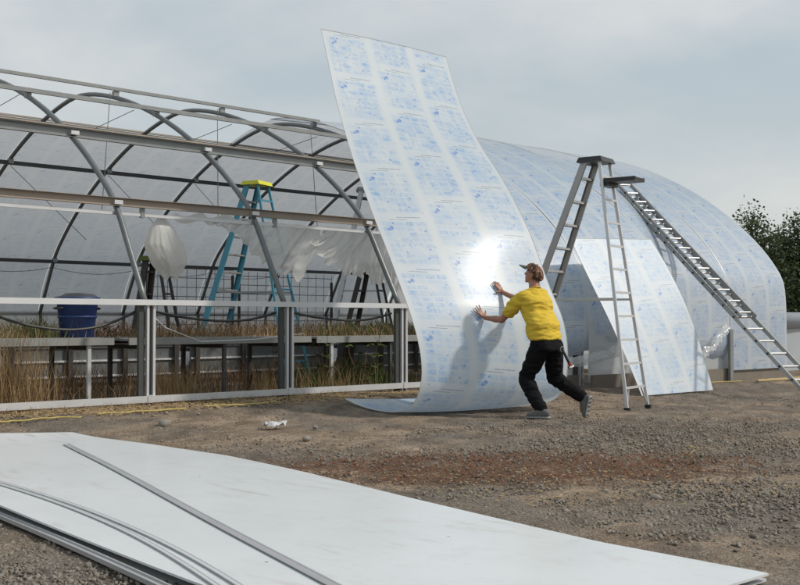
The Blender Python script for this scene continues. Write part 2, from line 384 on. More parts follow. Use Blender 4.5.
# ------------------------------------------------------------------ ground
def build_ground():
    def axis(a, b, st, far):
        core = np.arange(a, b + st/2, st); g = [a - st*1.6**k for k in range(1, 40) if st*1.6**k < far][::-1]; h = [b + st*1.6**k for k in range(1, 40) if st*1.6**k < far]
        return np.array(list(g) + list(core) + list(h))
    xs = axis(-5, 17, 0.06, 1500); ys = axis(-11, 1.0, 0.06, 1500)
    X, Y = np.meshgrid(xs, ys); near = np.exp(-((np.clip(np.hypot((X - 5)/14, (Y + 5)/10), 1, 50) - 1)*3))
    Z = gz(X, Y) + near*(0.03*(vnoise(X, Y, 1.1, 1) - 0.5) + 0.022*(vnoise(X, Y, 4, 2) - 0.5) + 0.016*(vnoise(X, Y, 11, 3) - 0.5))
    Z -= 0.02
    n, mm = X.shape; idx = np.arange(n*mm).reshape(n, mm)
    F = np.stack([idx[:-1, :-1], idx[:-1, 1:], idx[1:, 1:], idx[1:, :-1]], -1).reshape(-1, 4)
    o = npmesh('ground', np.stack([X, Y, Z], -1).reshape(-1, 3), F, M['ground'], 4, True); tag(o, kind='structure')
build_ground()

SX0, SX1, SY0, SY1 = -2.12, 0.2, -9.1, -1.9      # where the big sheet lies
def scatter(n, rmin, rmax, half=25):
    a = R(90 - 42.76) + (rng.random(n)*2 - 1)*R(half); r = rmin*(rmax/rmin)**rng.random(n)
    return -4.42 + r*np.cos(a), -11.32 + r*np.sin(a)
def pebbles():
    ico = []; t = (1 + 5**.5)/2
    V0 = np.array([(-1, -1, -1), (1, -1, -1), (1, 1, -1), (-1, 1, -1), (-.7, -.8, 1), (.8, -.6, .8), (.6, .8, 1.0), (-.8, .7, .7)])*0.75
    F0 = np.array([(0, 2, 1), (0, 3, 2), (4, 5, 6), (4, 6, 7), (0, 1, 5), (0, 5, 4), (1, 2, 6), (1, 6, 5), (2, 3, 7), (2, 7, 6), (3, 0, 4), (3, 4, 7)])
    x, y = scatter(34000, 3.6, 20)
    patches = ((3.2, -5.2, 1.6, 0.8, 3400), (1.3, -7.9, 1.3, 0.45, 2600), (-2.65, -6.9, 0.42, 1.5, 6500), (4.8, -6.3, 1.6, 0.7, 2000))
    for cx, cy, ax, ay, k in patches: x = np.r_[x, cx + rng.normal(0, ax, k)]; y = np.r_[y, cy + rng.normal(0, ay, k)]
    inp = np.arange(len(x)) >= 34000
    k = ~((x > SX0 + .05) & (x < SX1 - .1) & (y > SY0) & (y < SY1 - .1)) & (y < -0.5)
    dens = vnoise(x, y, 0.9, 5) + 0.4*vnoise(x, y, 3, 6); k &= (dens > 0.42 + 0.35*rng.random(len(x))) | inp
    x, y, inp = x[k], y[k], inp[k]; n = len(x); s = 0.003 + 0.008*rng.random(n)**3 + 0.009*(rng.random(n) > 0.985) + 0.003*inp
    z = gz(x, y) - 0.012
    V = V0[None]*(1 + 0.9*(rng.random((n, 8, 3)) - 0.5))*s[:, None, None]*np.stack([1 + .5*rng.random(n), 1 + .3*rng.random(n), .6 + .3*rng.random(n)], -1)[:, None]
    a = rng.random(n)*6.28; c, s_ = np.cos(a)[:, None], np.sin(a)[:, None]; tl = (rng.random(n)[:, None] - .5)*1.6; V[..., 2] += V[..., 0]*tl
    vx = V[..., 0]*c - V[..., 1]*s_ + x[:, None]; vy = V[..., 0]*s_ + V[..., 1]*c + y[:, None]; vz = V[..., 2] + z[:, None]
    F = (F0[None] + (np.arange(n)*8)[:, None, None]).reshape(-1, 3)
    o = npmesh('gravel', np.stack([vx, vy, vz], -1).reshape(-1, 3), F, M['pebble'], 3); tag(o, 'loose grey and tan gravel scattered over the bare yard', 'gravel', kind='stuff')
pebbles()
def litter(name, n, cx, cy, ax, ay, rot, L, m, label, cat):
    a = rng.random(n)*6.283; r = np.sqrt(rng.random(n))*(0.6 + 0.5*rng.random(n)); c, s = math.cos(rot), math.sin(rot)
    px, py = ax*r*np.cos(a), ay*r*np.sin(a); x = cx + px*c - py*s; y = cy + px*s + py*c
    k = ~((x > SX0) & (x < SX1) & (y < SY1) & (y > SY0)); x, y = x[k], y[k]; n = len(x)
    ln = L*(0.4 + rng.random(n)); w = ln*0.05 + 0.002; th = rng.random(n)*3.14; z = gz(x, y) - 0.004 + 0.006*rng.random(n); ti = (rng.random(n) - .5)*ln*0.35
    dx, dy = np.cos(th)*ln/2, np.sin(th)*ln/2; wx, wy = -np.sin(th)*w, np.cos(th)*w
    P = lambda sx, sw, dz: np.stack([x + sx*dx + sw*wx, y + sx*dy + sw*wy, z + sx*ti + dz], -1)
    V = np.stack([P(-1, -1, 0), P(1, -1, 0), P(1, 1, 0), P(-1, 1, 0), P(0, 0, 0.006)], 1).reshape(-1, 3)
    b = (np.arange(n)*5)[:, None]; F = np.concatenate([b + np.array([0, 1, 4]), b + np.array([1, 2, 4]), b + np.array([2, 3, 4]), b + np.array([3, 0, 4])])
    o = npmesh(name, V, F, m, 3); tag(o, label, cat, kind='stuff')
litter('bark_chips', 2600, 1.6, -6.0, 2.3, 1.0, R(-37), 0.035, M['chips'], 'rusty brown bark chips strewn across the yard', 'bark chips')
litter('straw', 480, 1.2, -6.9, 2.2, 0.9, R(-40), 0.028, M['straw'], 'bits of yellow straw lying beyond the white sheet', 'straw')
litter('dead_grass_litter', 2600, 3.0, -0.5, 5.8, 0.5, 0.0, 0.08, M['straw'], 'dry grass litter along the foot of the frame', 'dry grass')

# ------------------------------------------------------------------ greenhouse
A, B, NN, ZS, SP = 5.838, 3.627, 1.5572, 1.147, 2.01577
def prof(t):           # hoop section, t 0 = near foot, pi = far foot
    c, s = math.cos(t), math.sin(t)
    return A - A*math.copysign(abs(c)**(2/NN), c), ZS + B*abs(s)**(2/NN)
HP = [prof(t) for t in np.linspace(0, math.pi, 241)]
def hoopz(y):
    c = 1 - y/A; return ZS + B*max(0.0, 1 - abs(c)**NN)**(1/NN)
def resample(pts, n):
    P = np.array(pts, float); d = np.r_[0, np.cumsum(np.hypot(*(P[1:] - P[:-1]).T))]; q = np.linspace(0, d[-1], n)
    return [(np.interp(a, d, P[:, 0]), np.interp(a, d, P[:, 1])) for a in q], d[-1]
gh = empty('greenhouse', (0, 0, 0)); tag(gh, 'long hoop greenhouse, bare galvanised frame at its near end, printed plastic sheets beyond', 'greenhouse')
KEND = 8.08
ks = [-1, 0, 1, 2, 3, 4, 5, 6, 7, KEND]
def leg(y, z):      # the pipe runs straight from the second purlin down to the eave
    if z < 2.44 and y < 1: return (0.76*(z - ZS)/(2.44 - ZS), z)
    if z < 2.44 and y > 10: return (2*A - 0.76*(z - ZS)/(2.44 - ZS), z)
    return (y, z)
hoop_pts, _ = resample([leg(*p) for p in HP], 60)
hoop_pts = [hoop_pts[0]] + [((a[0] + 2*b[0] + c[0])/4, (a[1] + 2*b[1] + c[1])/4) for a, b, c in zip(hoop_pts, hoop_pts[1:], hoop_pts[2:])] + [hoop_pts[-1]]
hm = MB().tube([(0, y, z) for y, z in hoop_pts], 0.037, 10).mesh('hoop', M['hoop'], True)
for k in ks:
    h = put('hoop', hm, gh, (k*SP, 0, 0))
    for bx in ((0, 3.27, 4.12, 0.08, 0.07, 0.11), (0, 4.54, 4.60, 0.09, 0.07, 0.09)):
        if k < 5: MB().box(bx[:3], bx[3:]).build('bracket', M['galv'], h)
    for bx in ((0, 1.86, 3.395, 0.11, 0.085, 0.05), (0, 0.70, 2.40, 0.11, 0.09, 0.05), (0, 8.57, hoopz(8.6) - 0.04, 0.10, 0.07, 0.09), (0, 10.97, hoopz(11.0) - 0.05, 0.10, 0.07, 0.09)):
        if k < 5: MB().box(bx[:3], bx[3:]).build('clamp', M['galv_light'] if bx[1] < 5 else M['galv'], h)
XA, XB = -2.6, KEND*SP
def purlin(y, z, w, h, m, x0=XA, x1=XB, name='purlin'):
    b = MB(); b.channel((x0, y, z), (x1, y, z), h, w, (0, 0, 1)) if h > 0.09 else b.box(((x0 + x1)/2, y, z), (x1 - x0, w, h))
    return b.build(name, m, gh)
purlin(4.5, 4.675, 0.045, 0.05, M['galv'], XA, 4.05*SP)
purlin(3.22, 4.165, 0.045, 0.06, M['galv'], XA, 4.05*SP)
purlin(1.86, 3.395, 0.06, 0.115, M['galv'], XA, 4.1*SP)
purlin(1.86, 3.47, 0.075, 0.022, M['rusty'], XA, 4.1*SP, 'gutter_lip')
purlin(0.68, 2.405, 0.06, 0.10, M['rusty'], XA, 4.1*SP)
purlin(0.72, 2.27, 0.03, 0.04, M['galv_light'], XA, 4.1*SP, 'film_rail')
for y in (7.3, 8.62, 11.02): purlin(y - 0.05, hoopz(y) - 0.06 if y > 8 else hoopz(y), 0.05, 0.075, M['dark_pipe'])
purlin(7.24, hoopz(7.3) + 0.07, 0.05, 0.03, M['rusty'], name='film_rail')
for k in ks[1:8]:
    MB().box((k*SP + 0.35, 0.72, 2.30), (0.05, 0.05, 0.13)).build('rail_clip', M['galv'], gh)
# eave and sill rails
MB().box(((XA + XB)/2, -0.045, 1.175), (XB - XA, 0.05, 0.065)).build('eave_rail', M['white'], gh)
MB().box(((XA + 4.3*SP)/2, -0.07, 0.055), (4.3*SP - XA, 0.055, 0.075)).build('sill_rail', M['galv_light'], gh)
MB().box(((XA + XB)/2, 11.70, 1.12), (XB - XA, 0.05, 0.06)).build('eave_rail', M['galv'], gh)
pm = MB(); pm.channel((0, 0, -0.12), (0, 0, 1.14), 0.070, 0.05, (1, 0, 0)); pm = pm.mesh('post', M['galv_dark'])
pm2 = MB().box((0, 0, 0.51), (0.03, 0.045, 1.27)).mesh('post', M['galv_light'])  # thin bright post stands in for the sunlit edge of the dark one
pm3 = MB().box((0, 0, 0.51), (0.05, 0.05, 1.27)).mesh('post', M['galv_dark'])
for k in ks:
    put('post', pm, gh, (k*SP - 0.055, 0.015, 0)); put('post', pm2, gh, (k*SP + 0.01, -0.02, 0)); put('post', pm3, gh, (k*SP + 0.052, 0.02, 0)); put('post', pm2, gh, (k*SP + 0.095, -0.015, 0)); put('post', pm3, gh, (k*SP, 11.64, 0))
    MB().box((k*SP + 0.01, -0.10, 0.06), (0.06, 0.012, 0.09)).build('rail_clip', M['galv_light'], gh)
# wires
def wire(p, q, sag=0.0, r=0.006, name='wire', m=None):
    p, q = Vector(p), Vector(q); pts = [p.lerp(q, i/10) - Vector((0, 0, sag*4*(i/10)*(1 - i/10))) for i in range(11)]
    return MB().tube(pts, r, 5).build(name, m or M['dark_pipe'], gh)
for k in (1, 2, 3, 4):
    wire((k*SP + 0.9, 7.3, 4.45), (k*SP + 0.92, 5.6, 4.62)); wire((k*SP + 0.05, 8.7, 3.9), (k*SP + 1.75, 9.0, 2.6)); wire((k*SP + 1.9, 4.5, 4.6), (k*SP + 1.2, 3.4, 2.6))
for k in (1, 2, 3, 4, 5): wire((k*SP, 11.1, 2.13), (k*SP + SP, 11.1, 2.13), 0.12)
# skins
def shift(X): f = float(ss((X - 8.0)/4.5)); return -0.44*f, 0.05 + 0.15*float(ss((X - 8.0)/4.0))
near_pts = [p for p in HP if p[0] <= 5.9][::-1]                      # ridge -> eave
def skin_profile(drop, curl=0.0, full=False):
    """section of a roof sheet from the ridge over the eave and down"""
    P = [(y, z) for y, z in near_pts if z > 1.75]
    y0, z0 = P[-1]; y1, z1 = P[-2]; a = math.atan2(z0 - z1, y0 - y1)   # heading down and outwards
    hd = a; step = 0.05; y, z = y0, z0
    tgt = -math.pi/2 - 0.02; total = 0.85; n = int(total/step)
    for i in range(n):
        hd += (tgt - hd)*0.22 if i > 2 else 0
        y += math.cos(hd)*step; z += math.sin(hd)*step; P.append((y, z))
    while z > drop + 0.3: z -= 0.06; P.append((y, z))
    for i in range(6): z -= 0.05; y += curl*0.012*(i + 1); P.append((y, z))
    return P
def outward(P, d):
    P = np.array(P); T = np.gradient(P, axis=0); T /= np.linalg.norm(T, axis=1)[:, None]; return P + np.stack([T[:, 1], -T[:, 0]], -1)*d
def roof_sheet(x0, x1, P, m, name='roof_panel', off=0.07, dx=0.0, seed=0, waves=0.006):
    P, L = resample(P, 56); P = outward(P, off) if P[0][0] > P[-1][0] else outward(P, -off)
    P = np.array(P); s0, s1 = shift(x0), shift(x1); r = np.random.default_rng(seed)
    ph = r.random(4)*6.28; hasz = x0 > 7
    def fn(u, v):
        i = v*(len(P) - 1); a = int(min(i, len(P) - 2)); f = i - a; y = P[a][0]*(1 - f) + P[a + 1][0]*f; z = P[a][1]*(1 - f) + P[a + 1][1]*f
        X = x0 + (x1 - x0)*u; w = ss(np.clip((6 - y)/3, 0, 1)); sh = [s0[q]*(1 - u) + s1[q]*u for q in (0, 1)]
        bul = waves*math.sin(v*9 + ph[0])*math.sin(u*math.pi) + waves*math.sin(v*23 + ph[1] + u*4)*0.5
        wz = float(ss(np.clip((8.5 - y)/3, 0, 1)))*(1.0 if hasz else 0.0); return (X, y + (sh[0] - bul)*w, z + sh[1]*wz + bul*0.5*w)
    o = MB().grid(8, 110, fn, lambda u, v: (u, v*L + seed*0.31)).build(name, m, gh, True)
    if seed < 20: MB().tube([fn(0.0, v) for v in np.linspace(0, 1, 80)], 0.011, 5).build('seam_strip', M['galv_light'], o, True)
    return o
far_from_ridge = [(2*A - y, z) for y, z in near_pts]
for i in range(-1, 8):
    x0 = ks[ks.index(i)]*SP; x1 = (KEND if i == 7 else i + 1)*SP
    F_ = [p for p in far_from_ridge if (p[0] >= 7.28 or i >= 4)]
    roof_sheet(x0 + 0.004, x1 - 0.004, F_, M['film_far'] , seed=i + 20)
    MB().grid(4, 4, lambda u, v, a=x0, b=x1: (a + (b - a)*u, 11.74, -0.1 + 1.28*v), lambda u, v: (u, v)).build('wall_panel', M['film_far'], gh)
    if i >= 4:
        drop = {4: 0.35, 5: 0.42, 6: 0.12, 7: -0.12}[i]
        roof_sheet(x0 + 0.004, x1 - 0.004, skin_profile(drop, 0.5 if i < 7 else 0.0), M['film_roof'], seed=i)
# closing gable at the far end
gb = MB(); ringn = [(y, z) for y, z in resample(HP, 40)[0]]
vs = [(XB + 0.01, y, z) for y, z in ringn] + [(XB + 0.01, y, -0.2) for y, z in ringn]
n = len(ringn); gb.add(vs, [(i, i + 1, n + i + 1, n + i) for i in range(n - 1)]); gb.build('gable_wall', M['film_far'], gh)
# lower walls behind the hanging sheets
for i in range(4, 8):
    x0 = i*SP; x1 = (KEND if i == 7 else i + 1)*SP; dy = shift(x0 + 1)[0]
    MB().box(((x0 + x1)/2, dy + 0.06, -0.05), (x1 - x0 - 0.01, 0.04, 0.24)).build('base_board', M['baseboard'], gh)
    MB().grid(10, 8, lambda u, v, a=x0, b=x1, d=dy: (a + (b - a)*u, d + 0.12 + 0.012*math.sin(u*31 + v*7), -0.05 + 1.0*v)).build('wall_film', M['wallfilm'], gh, True)
MB().box((7*SP - 0.02, -0.47, 0.32), (0.11, 0.05, 0.98)).build('door_post', M['galv'], gh)
# crumpled lengths of peeled film hanging at the foot of the sheets
def crumple(x0, x1, y, z0, z1, w, seed, parent, name='film_strip'):
    from mathutils import noise as mn
    def fn(u, v):
        p = Vector((u*(x1 - x0)*5, v*1.5, seed)); a = mn.noise(p); b = 1 - 2*abs(mn.noise(p*1.9 + Vector((5, 0, 0)))); c_ = mn.noise(p*4.3)
        return (x0 + (x1 - x0)*u + 0.03*c_, y - 0.05*math.sin(v*3.1) - 0.06*b*v - 0.02*c_, z0 + (z1 - z0)*u**1.5 - w*(v - 0.5)*(1 + 0.5*a) + 0.04*a - 0.08*math.sin(u*3.14))
    MB().grid(120, 14, fn).build(name, M['cling'], parent, True)
crumple(8.0, 10.6, -0.42, 0.34, 0.46, 0.16, 3, gh)
crumple(12.05, 13.7, -0.62, 0.2, 0.85, 0.17, 5, gh)

# ------------------------------------------------------------------ loose sheets
def loft_sheet(name, L, Rr, m, parent=None, W=1.9, uvlen=None, nu=14, thick=0.008, bow=0.0, uvflip=False):
    """L, Rr: lists of 3-D points along the two long edges"""
    from mathutils.geometry import interpolate_bezier
    def rs(P, n):
        P = np.array(P, float)
        # Catmull-Rom densify
        Q = []
        for i in range(len(P) - 1):
            p0 = P[max(i - 1, 0)]; p1 = P[i]; p2 = P[i + 1]; p3 = P[min(i + 2, len(P) - 1)]
            for k in range(8):
                t = k/8; Q.append(0.5*((2*p1) + (-p0 + p2)*t + (2*p0 - 5*p1 + 4*p2 - p3)*t*t + (-p0 + 3*p1 - 3*p2 + p3)*t**3))
        Q.append(P[-1]); Q = np.array(Q)
        for _ in range(14): Q[1:-1] = Q[1:-1]*0.5 + (Q[:-2] + Q[2:])*0.25
        d = np.r_[0, np.cumsum(np.linalg.norm(Q[1:] - Q[:-1], axis=1))]; q = np.linspace(0, d[-1], n)
        return np.stack([np.interp(q, d, Q[:, a]) for a in range(3)], -1), d[-1]
    n = 90; a, la = rs(L, n); b, lb = rs(Rr, n)
    T = np.gradient((a + b)/2, axis=0); T /= np.linalg.norm(T, axis=1)[:, None]; S = (b - a)/np.linalg.norm(b - a, axis=1)[:, None]; Nn = np.cross(S, T)
    def fn(u, v):
        i = min(int(round(v*(n - 1))), n - 1); return a[i]*(1 - u) + b[i]*u + Nn[i]*(bow*4*u*(1 - u))
    mb = MB().grid(nu, n - 1, fn, lambda u, v: (u, v*la))
    o = mb.build(name, m, parent, True)
    ed = MB(); e = [fn(0, v) for v in np.linspace(0, 1, n)]; f = [fn(1, v) for v in np.linspace(0, 1, n)]
    MB().tube(e, thick/2, 5).build('edge_seal', M['profile_light'], parent or o); MB().tube(f, thick/2, 5).build('edge_seal', M['profile_light'], parent or o)
    MB().tube([fn(u, 0) for u in np.linspace(0, 1, nu + 1)], thick*0.8, 5).build('edge_seal', M['profile_light'], parent or o)
    return o
Lp = [(1.977, 4.714, 0.236), (1.736, 4.258, 0.173), (1.501, 3.767, 0.111), (1.22, 3.262, 0.056), (0.971, 2.827, 0.02), (0.732, 2.444, 0.001), (0.561, 2.137, 0.0), (0.32, 1.751, 0.0), (0.105, 1.367, 0.0), (-0.07, 1.06, 0.0), (-0.207, 0.749, -0.0), (-0.274, 0.474, -0.0), (-0.257, 0.253, -0.0), (-0.172, 0.084, 0.0), (0.035, -0.062, -0.0), (0.466, -0.08, 0.0), (0.901, -0.034, -0.0), (1.138, 0.03, 0.0)]
Rp = [(2.029, 4.708, 0.301), (1.585, 3.93, 0.166), (1.087, 3.291, 0.075), (0.653, 2.834, 0.026), (0.299, 2.349, 0.0), (0.092, 2.005, -0.0), (-0.169, 1.443, -0.0), (-0.329, 1.156, -0.0), (-0.435, 0.936, 0.0), (-0.498, 0.608, -0.0), (-0.464, 0.183, -0.0), (-0.301, 0.0, 0.0), (0.03, -0.085, 0.0), (0.62, -0.085, 0.0), (1.25, -0.02, 0.0)]
ph = R(3); e_ = Vector((math.cos(ph), -math.sin(ph), 0)); g_ = Vector((math.sin(ph), math.cos(ph), 0)); G_ = Vector((3.94, -2.374, 0))
sp_ = empty('plastic_sheet', G_); tag(sp_, 'tall printed plastic sheet reared on end, bottom curled under, held by the worker', 'plastic sheet')
loft_sheet('sheet', [e_*d + g_*s + Vector((0, 0, z)) for s, z, d in Lp], [e_*(2.15 + d) + g_*s + Vector((0, 0, z)) for s, z, d in Rp], M['film_panel'], sp_, bow=-0.03)
# sheet leaning on the clad part
ls = empty('plastic_sheet', (9.6, -1.75, -0.16)); tag(ls, 'printed plastic sheet leaning on the clad greenhouse behind the aluminium stepladder', 'plastic sheet')
def leanp(X, P): return [(X - 9.6, y + 1.75, z + 0.16) for y, z in P]
loft_sheet('sheet', leanp(9.5, ((-0.30, 2.30), (-0.60, 1.77), (-0.93, 1.21), (-1.17, 0.79), (-1.45, 0.26), (-1.66, -0.17))), leanp(11.55, ((-0.44, 2.38), (-0.72, 1.97), (-1.0, 1.49), (-1.21, 1.06), (-1.43, 0.48), (-1.63, -0.17))), M['film_lean'], ls)

# big sheet on the ground
XR = lambda y: float(np.interp(y, [-9.08, -8.23, -6.65, -5.4, -4.38, -3.2, -2.0, -1.0], [-0.33, -0.31, -0.10, 0.09, 0.22, 0.23, 0.13, 0.05]))
XL_ = lambda y: float(np.interp(y, [-9.1, -7.69, -6.77, -5.5, -3.6, -1.0], [-2.16, -2.12, -2.06, -1.99, -1.93, -1.88]))
YB = lambda x: -1.965 - 0.385*x
def gtop(u, v, dz=0.04):
    y = -9.08; x = XL_(y)*(1 - u) + XR(y)*u
    for _ in range(4): y = -9.08 + (YB(x) + 9.08)*v; x = XL_(y)*(1 - u) + XR(y)*u
    z = float(gz(x, y)) + dz + 0.004*math.sin(y*0.9 + 0.6)*u + 0.03*math.exp(-(u/0.12)**2)*float(ss((y + 7.6)/3)) + 0.004*math.sin(y*1.3 + u*2)
    return x, y, z
def ground_sheet():
    fs = empty('plastic_sheet', (-0.9, -5.5, -0.1)); tag(fs, 'blank milky white plastic sheet lying flat on the ground in the foreground', 'plastic sheet')
    def mk(name, dz, ox, m, th):
        def top(u, v):
            x, y, z = gtop(u, v, dz); return (x + 0.9 + ox, y + 5.5 + ox, z + 0.1 - (0.025*math.exp(-(u/0.12)**2) if ox else 0))
        nu, nv = 18, 70; mb = MB().grid(nu, nv, top)
        b = len(mb.v); mb.v += [(x, y, z - th) for x, y, z in mb.v[:b]]; mb.f += [tuple(i + b for i in f)[::-1] for f in mb.f[:]]
        W = nu + 1
        for i in range(nu): mb.f += [(i + 1, i, b + i, b + i + 1), (nv*W + i, nv*W + i + 1, b + nv*W + i + 1, b + nv*W + i)]
        for j in range(nv): mb.f += [(j*W, (j + 1)*W, b + (j + 1)*W, b + j*W), ((j + 1)*W + nu, j*W + nu, b + j*W + nu, b + (j + 1)*W + nu)]
        mb.build(name, m, fs)
    mk('sheet', 0.04, 0.0, M['sheet'], 0.010)
    mk('under_sheet', 0.010, 0.02, M['profile_light'], 0.010)
ground_sheet()
def sheet_z(x, y):
    u = (x - XL_(y))/(XR(y) - XL_(y)); v = (y + 9.08)/(YB(x) + 9.08); return gtop(u, v)[2]
def strip(name, pts, w, h, m, label, cat, onsheet=True, group=None):
    P = [Vector((x, y, (sheet_z(x, y) + 0.006 if onsheet else float(gz(x, y)) + 0.004) + h/2)) for x, y in pts]; c = P[0].copy()
    mb = MB(); n = len(P); prof_ = [(-w/2, -h/2), (w/2, -h/2), (w/2, h/2), (w*0.32, h/2), (w*0.30, h*0.1), (-w*0.30, h*0.1), (-w*0.32, h/2), (-w/2, h/2)]
    for i in range(n):
        t = (P[min(i + 1, n - 1)] - P[max(i - 1, 0)]).normalized(); s = t.cross(Vector((0, 0, 1))).normalized(); u = s.cross(t)
        mb.v += [tuple(P[i] - c + s*a + u*b) for a, b in prof_]
    for i in range(n - 1):
        for k in range(8): mb.f.append((i*8 + k, i*8 + (k + 1) % 8, (i + 1)*8 + (k + 1) % 8, (i + 1)*8 + k))
    o = mb.build(name, m, None, loc=c); tag(o, label, cat, group); return o
def crv(pts, n=30):
    P = np.array(pts, float); t = np.linspace(0, 1, len(P)); q = np.linspace(0, 1, n); co_ = np.polyfit(t, P, min(3, len(P) - 1))
    return [tuple(np.polyval(co_[:, a], x) for a in (0, 1)) for x in q]
strip('aluminium_profile', crv([(-0.302, -2.769), (-0.72, -4.25), (-1.107, -5.723), (-1.772, -8.057), (-2.0, -8.85)]), 0.050, 0.004, M['profile'], 'straight grey metal profile laid down the middle of the white sheet', 'metal profile')
strip('plastic_profile', crv([(-1.68, -3.2), (-1.652, -4.692), (-1.654, -5.988), (-1.829, -6.987), (-2.052, -7.80), (-2.25, -8.6)]), 0.026, 0.005, M['profile_light'], 'curved pale profile on the white sheet, the inner of two', 'plastic profile')
strip('plastic_profile', crv([(-1.725, -3.2), (-1.70, -4.692), (-1.70, -5.90), (-1.87, -6.87), (-2.08, -7.62), (-2.27, -8.4)]), 0.024, 0.005, M['profile_light'], 'curved grey profile on the white sheet, the outer of two', 'plastic profile')
strip('aluminium_profile', crv([(-1.93, -4.2), (-2.009, -5.548), (-2.10, -6.675), (-2.19, -7.551), (-2.3, -8.5)]), 0.045, 0.02, M['profile'], 'grey metal profile on the gravel along the near edge of the white sheet', 'metal profile', False)

# ------------------------------------------------------------------ ladders
def step_ladder(loc, rz, H, a, b, wb, wt, mrail, mtread, mrear, mcap, label, group=None, tray=False, rail=0.085, name='step_ladder', step=0.305):
    """tread side to -x, support side to +x, width along y"""
    t = empty(name, loc, rz); tag(t, label, 'stepladder', group)
    for s in (-1, 1):
        p0 = Vector((-a, s*wb, 0.02)); p1 = Vector((-0.10, s*wt, H - 0.04)); mb = MB(); mb.channel(p0, p1, rail, 0.028*-s, (1, 0, 0.2)) if s > 0 else mb.channel(p0, p1, rail, 0.028, (1, 0, 0.2)); mb.build('side_rail', mrail, t)
        q0 = Vector((b, s*wb*0.88, 0.02)); q1 = Vector((0.10, s*wt*0.95, H - 0.05)); MB().bar(q0, q1, 0.038, 0.024, (1, 0, 0)).build('rear_rail', mrear, t)
        for c in (p0, q0): MB().box((c.x, c.y, 0.03), (0.075, 0.045, 0.06)).build('rubber_foot', M['rubber'], t)
        f = 0.44; MB().bar(p0.lerp(p1, f) + Vector((0, -s*0.03, 0)), q0.lerp(q1, f) + Vector((0, -s*0.03, 0)), 0.028, 0.008, (0, 0, 1)).build('spreader', mtread, t)
    n = int((H - 0.12)/(step*0.965))
    for i in range(1, n + 1):
        f = i*step*0.965/(H - 0.04)
        if f > 0.96: break
        x = -a + (a - 0.10)*f; w = wb + (wt - wb)*f; z = H*f
        MB().box((x, 0, z), (rail, 2*w - 0.01, 0.028)).build('tread', mtread, t)
        xr = b + (0.10 - b)*f; w2 = (wb*0.88 + (wt*0.95 - wb*0.88)*f)
        MB().box((xr, 0, z), (0.022, 2*w2 - 0.006, 0.028)).build('rear_rung', mrear, t)
    f1 = step*0.965/(H - 0.04)
    for s in (-1, 1):
        MB().bar((b + (0.10 - b)*0.02, s*wb*0.86, 0.06), (b + (0.1 - b)*f1, s*wb*0.5, H*f1), 0.02, 0.006, (1, 0, 0)).build('corner_brace', mrear, t)
    cp = MB(); w = wt + 0.05
    cp.add([(-0.20, -w, H - 0.055), (0.16, -w, H - 0.055), (0.16, w, H - 0.055), (-0.20, w, H - 0.055), (-0.17, -w*0.92, H + 0.01), (0.13, -w*0.92, H + 0.01), (0.13, w*0.92, H + 0.01), (-0.17, w*0.92, H + 0.01)], [(3, 2, 1, 0), (4, 5, 6, 7), (0, 1, 5, 4), (1, 2, 6, 5), (2, 3, 7, 6), (3, 0, 4, 7)]).build('top_cap', mcap, t)
    if tray:
        tr = MB(); zt = H - 0.32
        tr.box((0.36, 0, zt), (0.44, 2*wt - 0.02, 0.02)).box((0.36, -wt + 0.02, zt + 0.025), (0.44, 0.02, 0.035)).box((0.36, wt - 0.02, zt + 0.025), (0.44, 0.02, 0.035)).box((0.57, 0, zt + 0.02), (0.02, 2*wt - 0.06, 0.03)).box((0.16, 0, zt - 0.03), (0.12, 2*wt - 0.04, 0.05))
        tr.build('paint_tray', M['blk'], t)
    return t
d_ = Vector((0.215, -0.975, 0)); Am = Vector((7.10, -3.263, -0.170)); Tm = Am - d_*0.535
step_ladder(Tm, math.atan2(d_.y, d_.x), 3.225, 1.32, 0.535, 0.38, 0.165, M['alu_dark'], M['alu'], M['galv_light'], M['blk'], 'tall aluminium stepladder with black top and tray beside the worker', tray=True)
# inside the frame
step_ladder((6.25, 3.75, 0), R(-68), 3.30, 1.10, 0.80, 0.44, 0.17, M['blue'], M['galv'], M['blue'], M['yellow'], 'blue fibreglass stepladder with yellow top inside the frame', rail=0.10)
step_ladder((9.5, 4.7, 0), R(-42), 3.55, 0.8, 0.55, 0.36, 0.16, M['galv_light'], M['galv_light'], M['galv_light'], M['alu_dark'], 'tall silver stepladder inside the frame close to the raised sheet')
step_ladder((8.3, 3.2, 0), R(-60), 1.98, 0.55, 0.5, 0.34, 0.16, M['darkwood'], M['darkwood'], M['darkwood'], M['greenweed'], 'short dark stepladder inside the frame right of the blue one')
step_ladder((3.25, 1.9, 0.72), R(-60), 1.12, 0.25, 0.3, 0.16, 0.1, M['darkwood'], M['darkwood'], M['darkwood'], M['greenweed'], 'small dark stand with a mossy top under the bagged film')

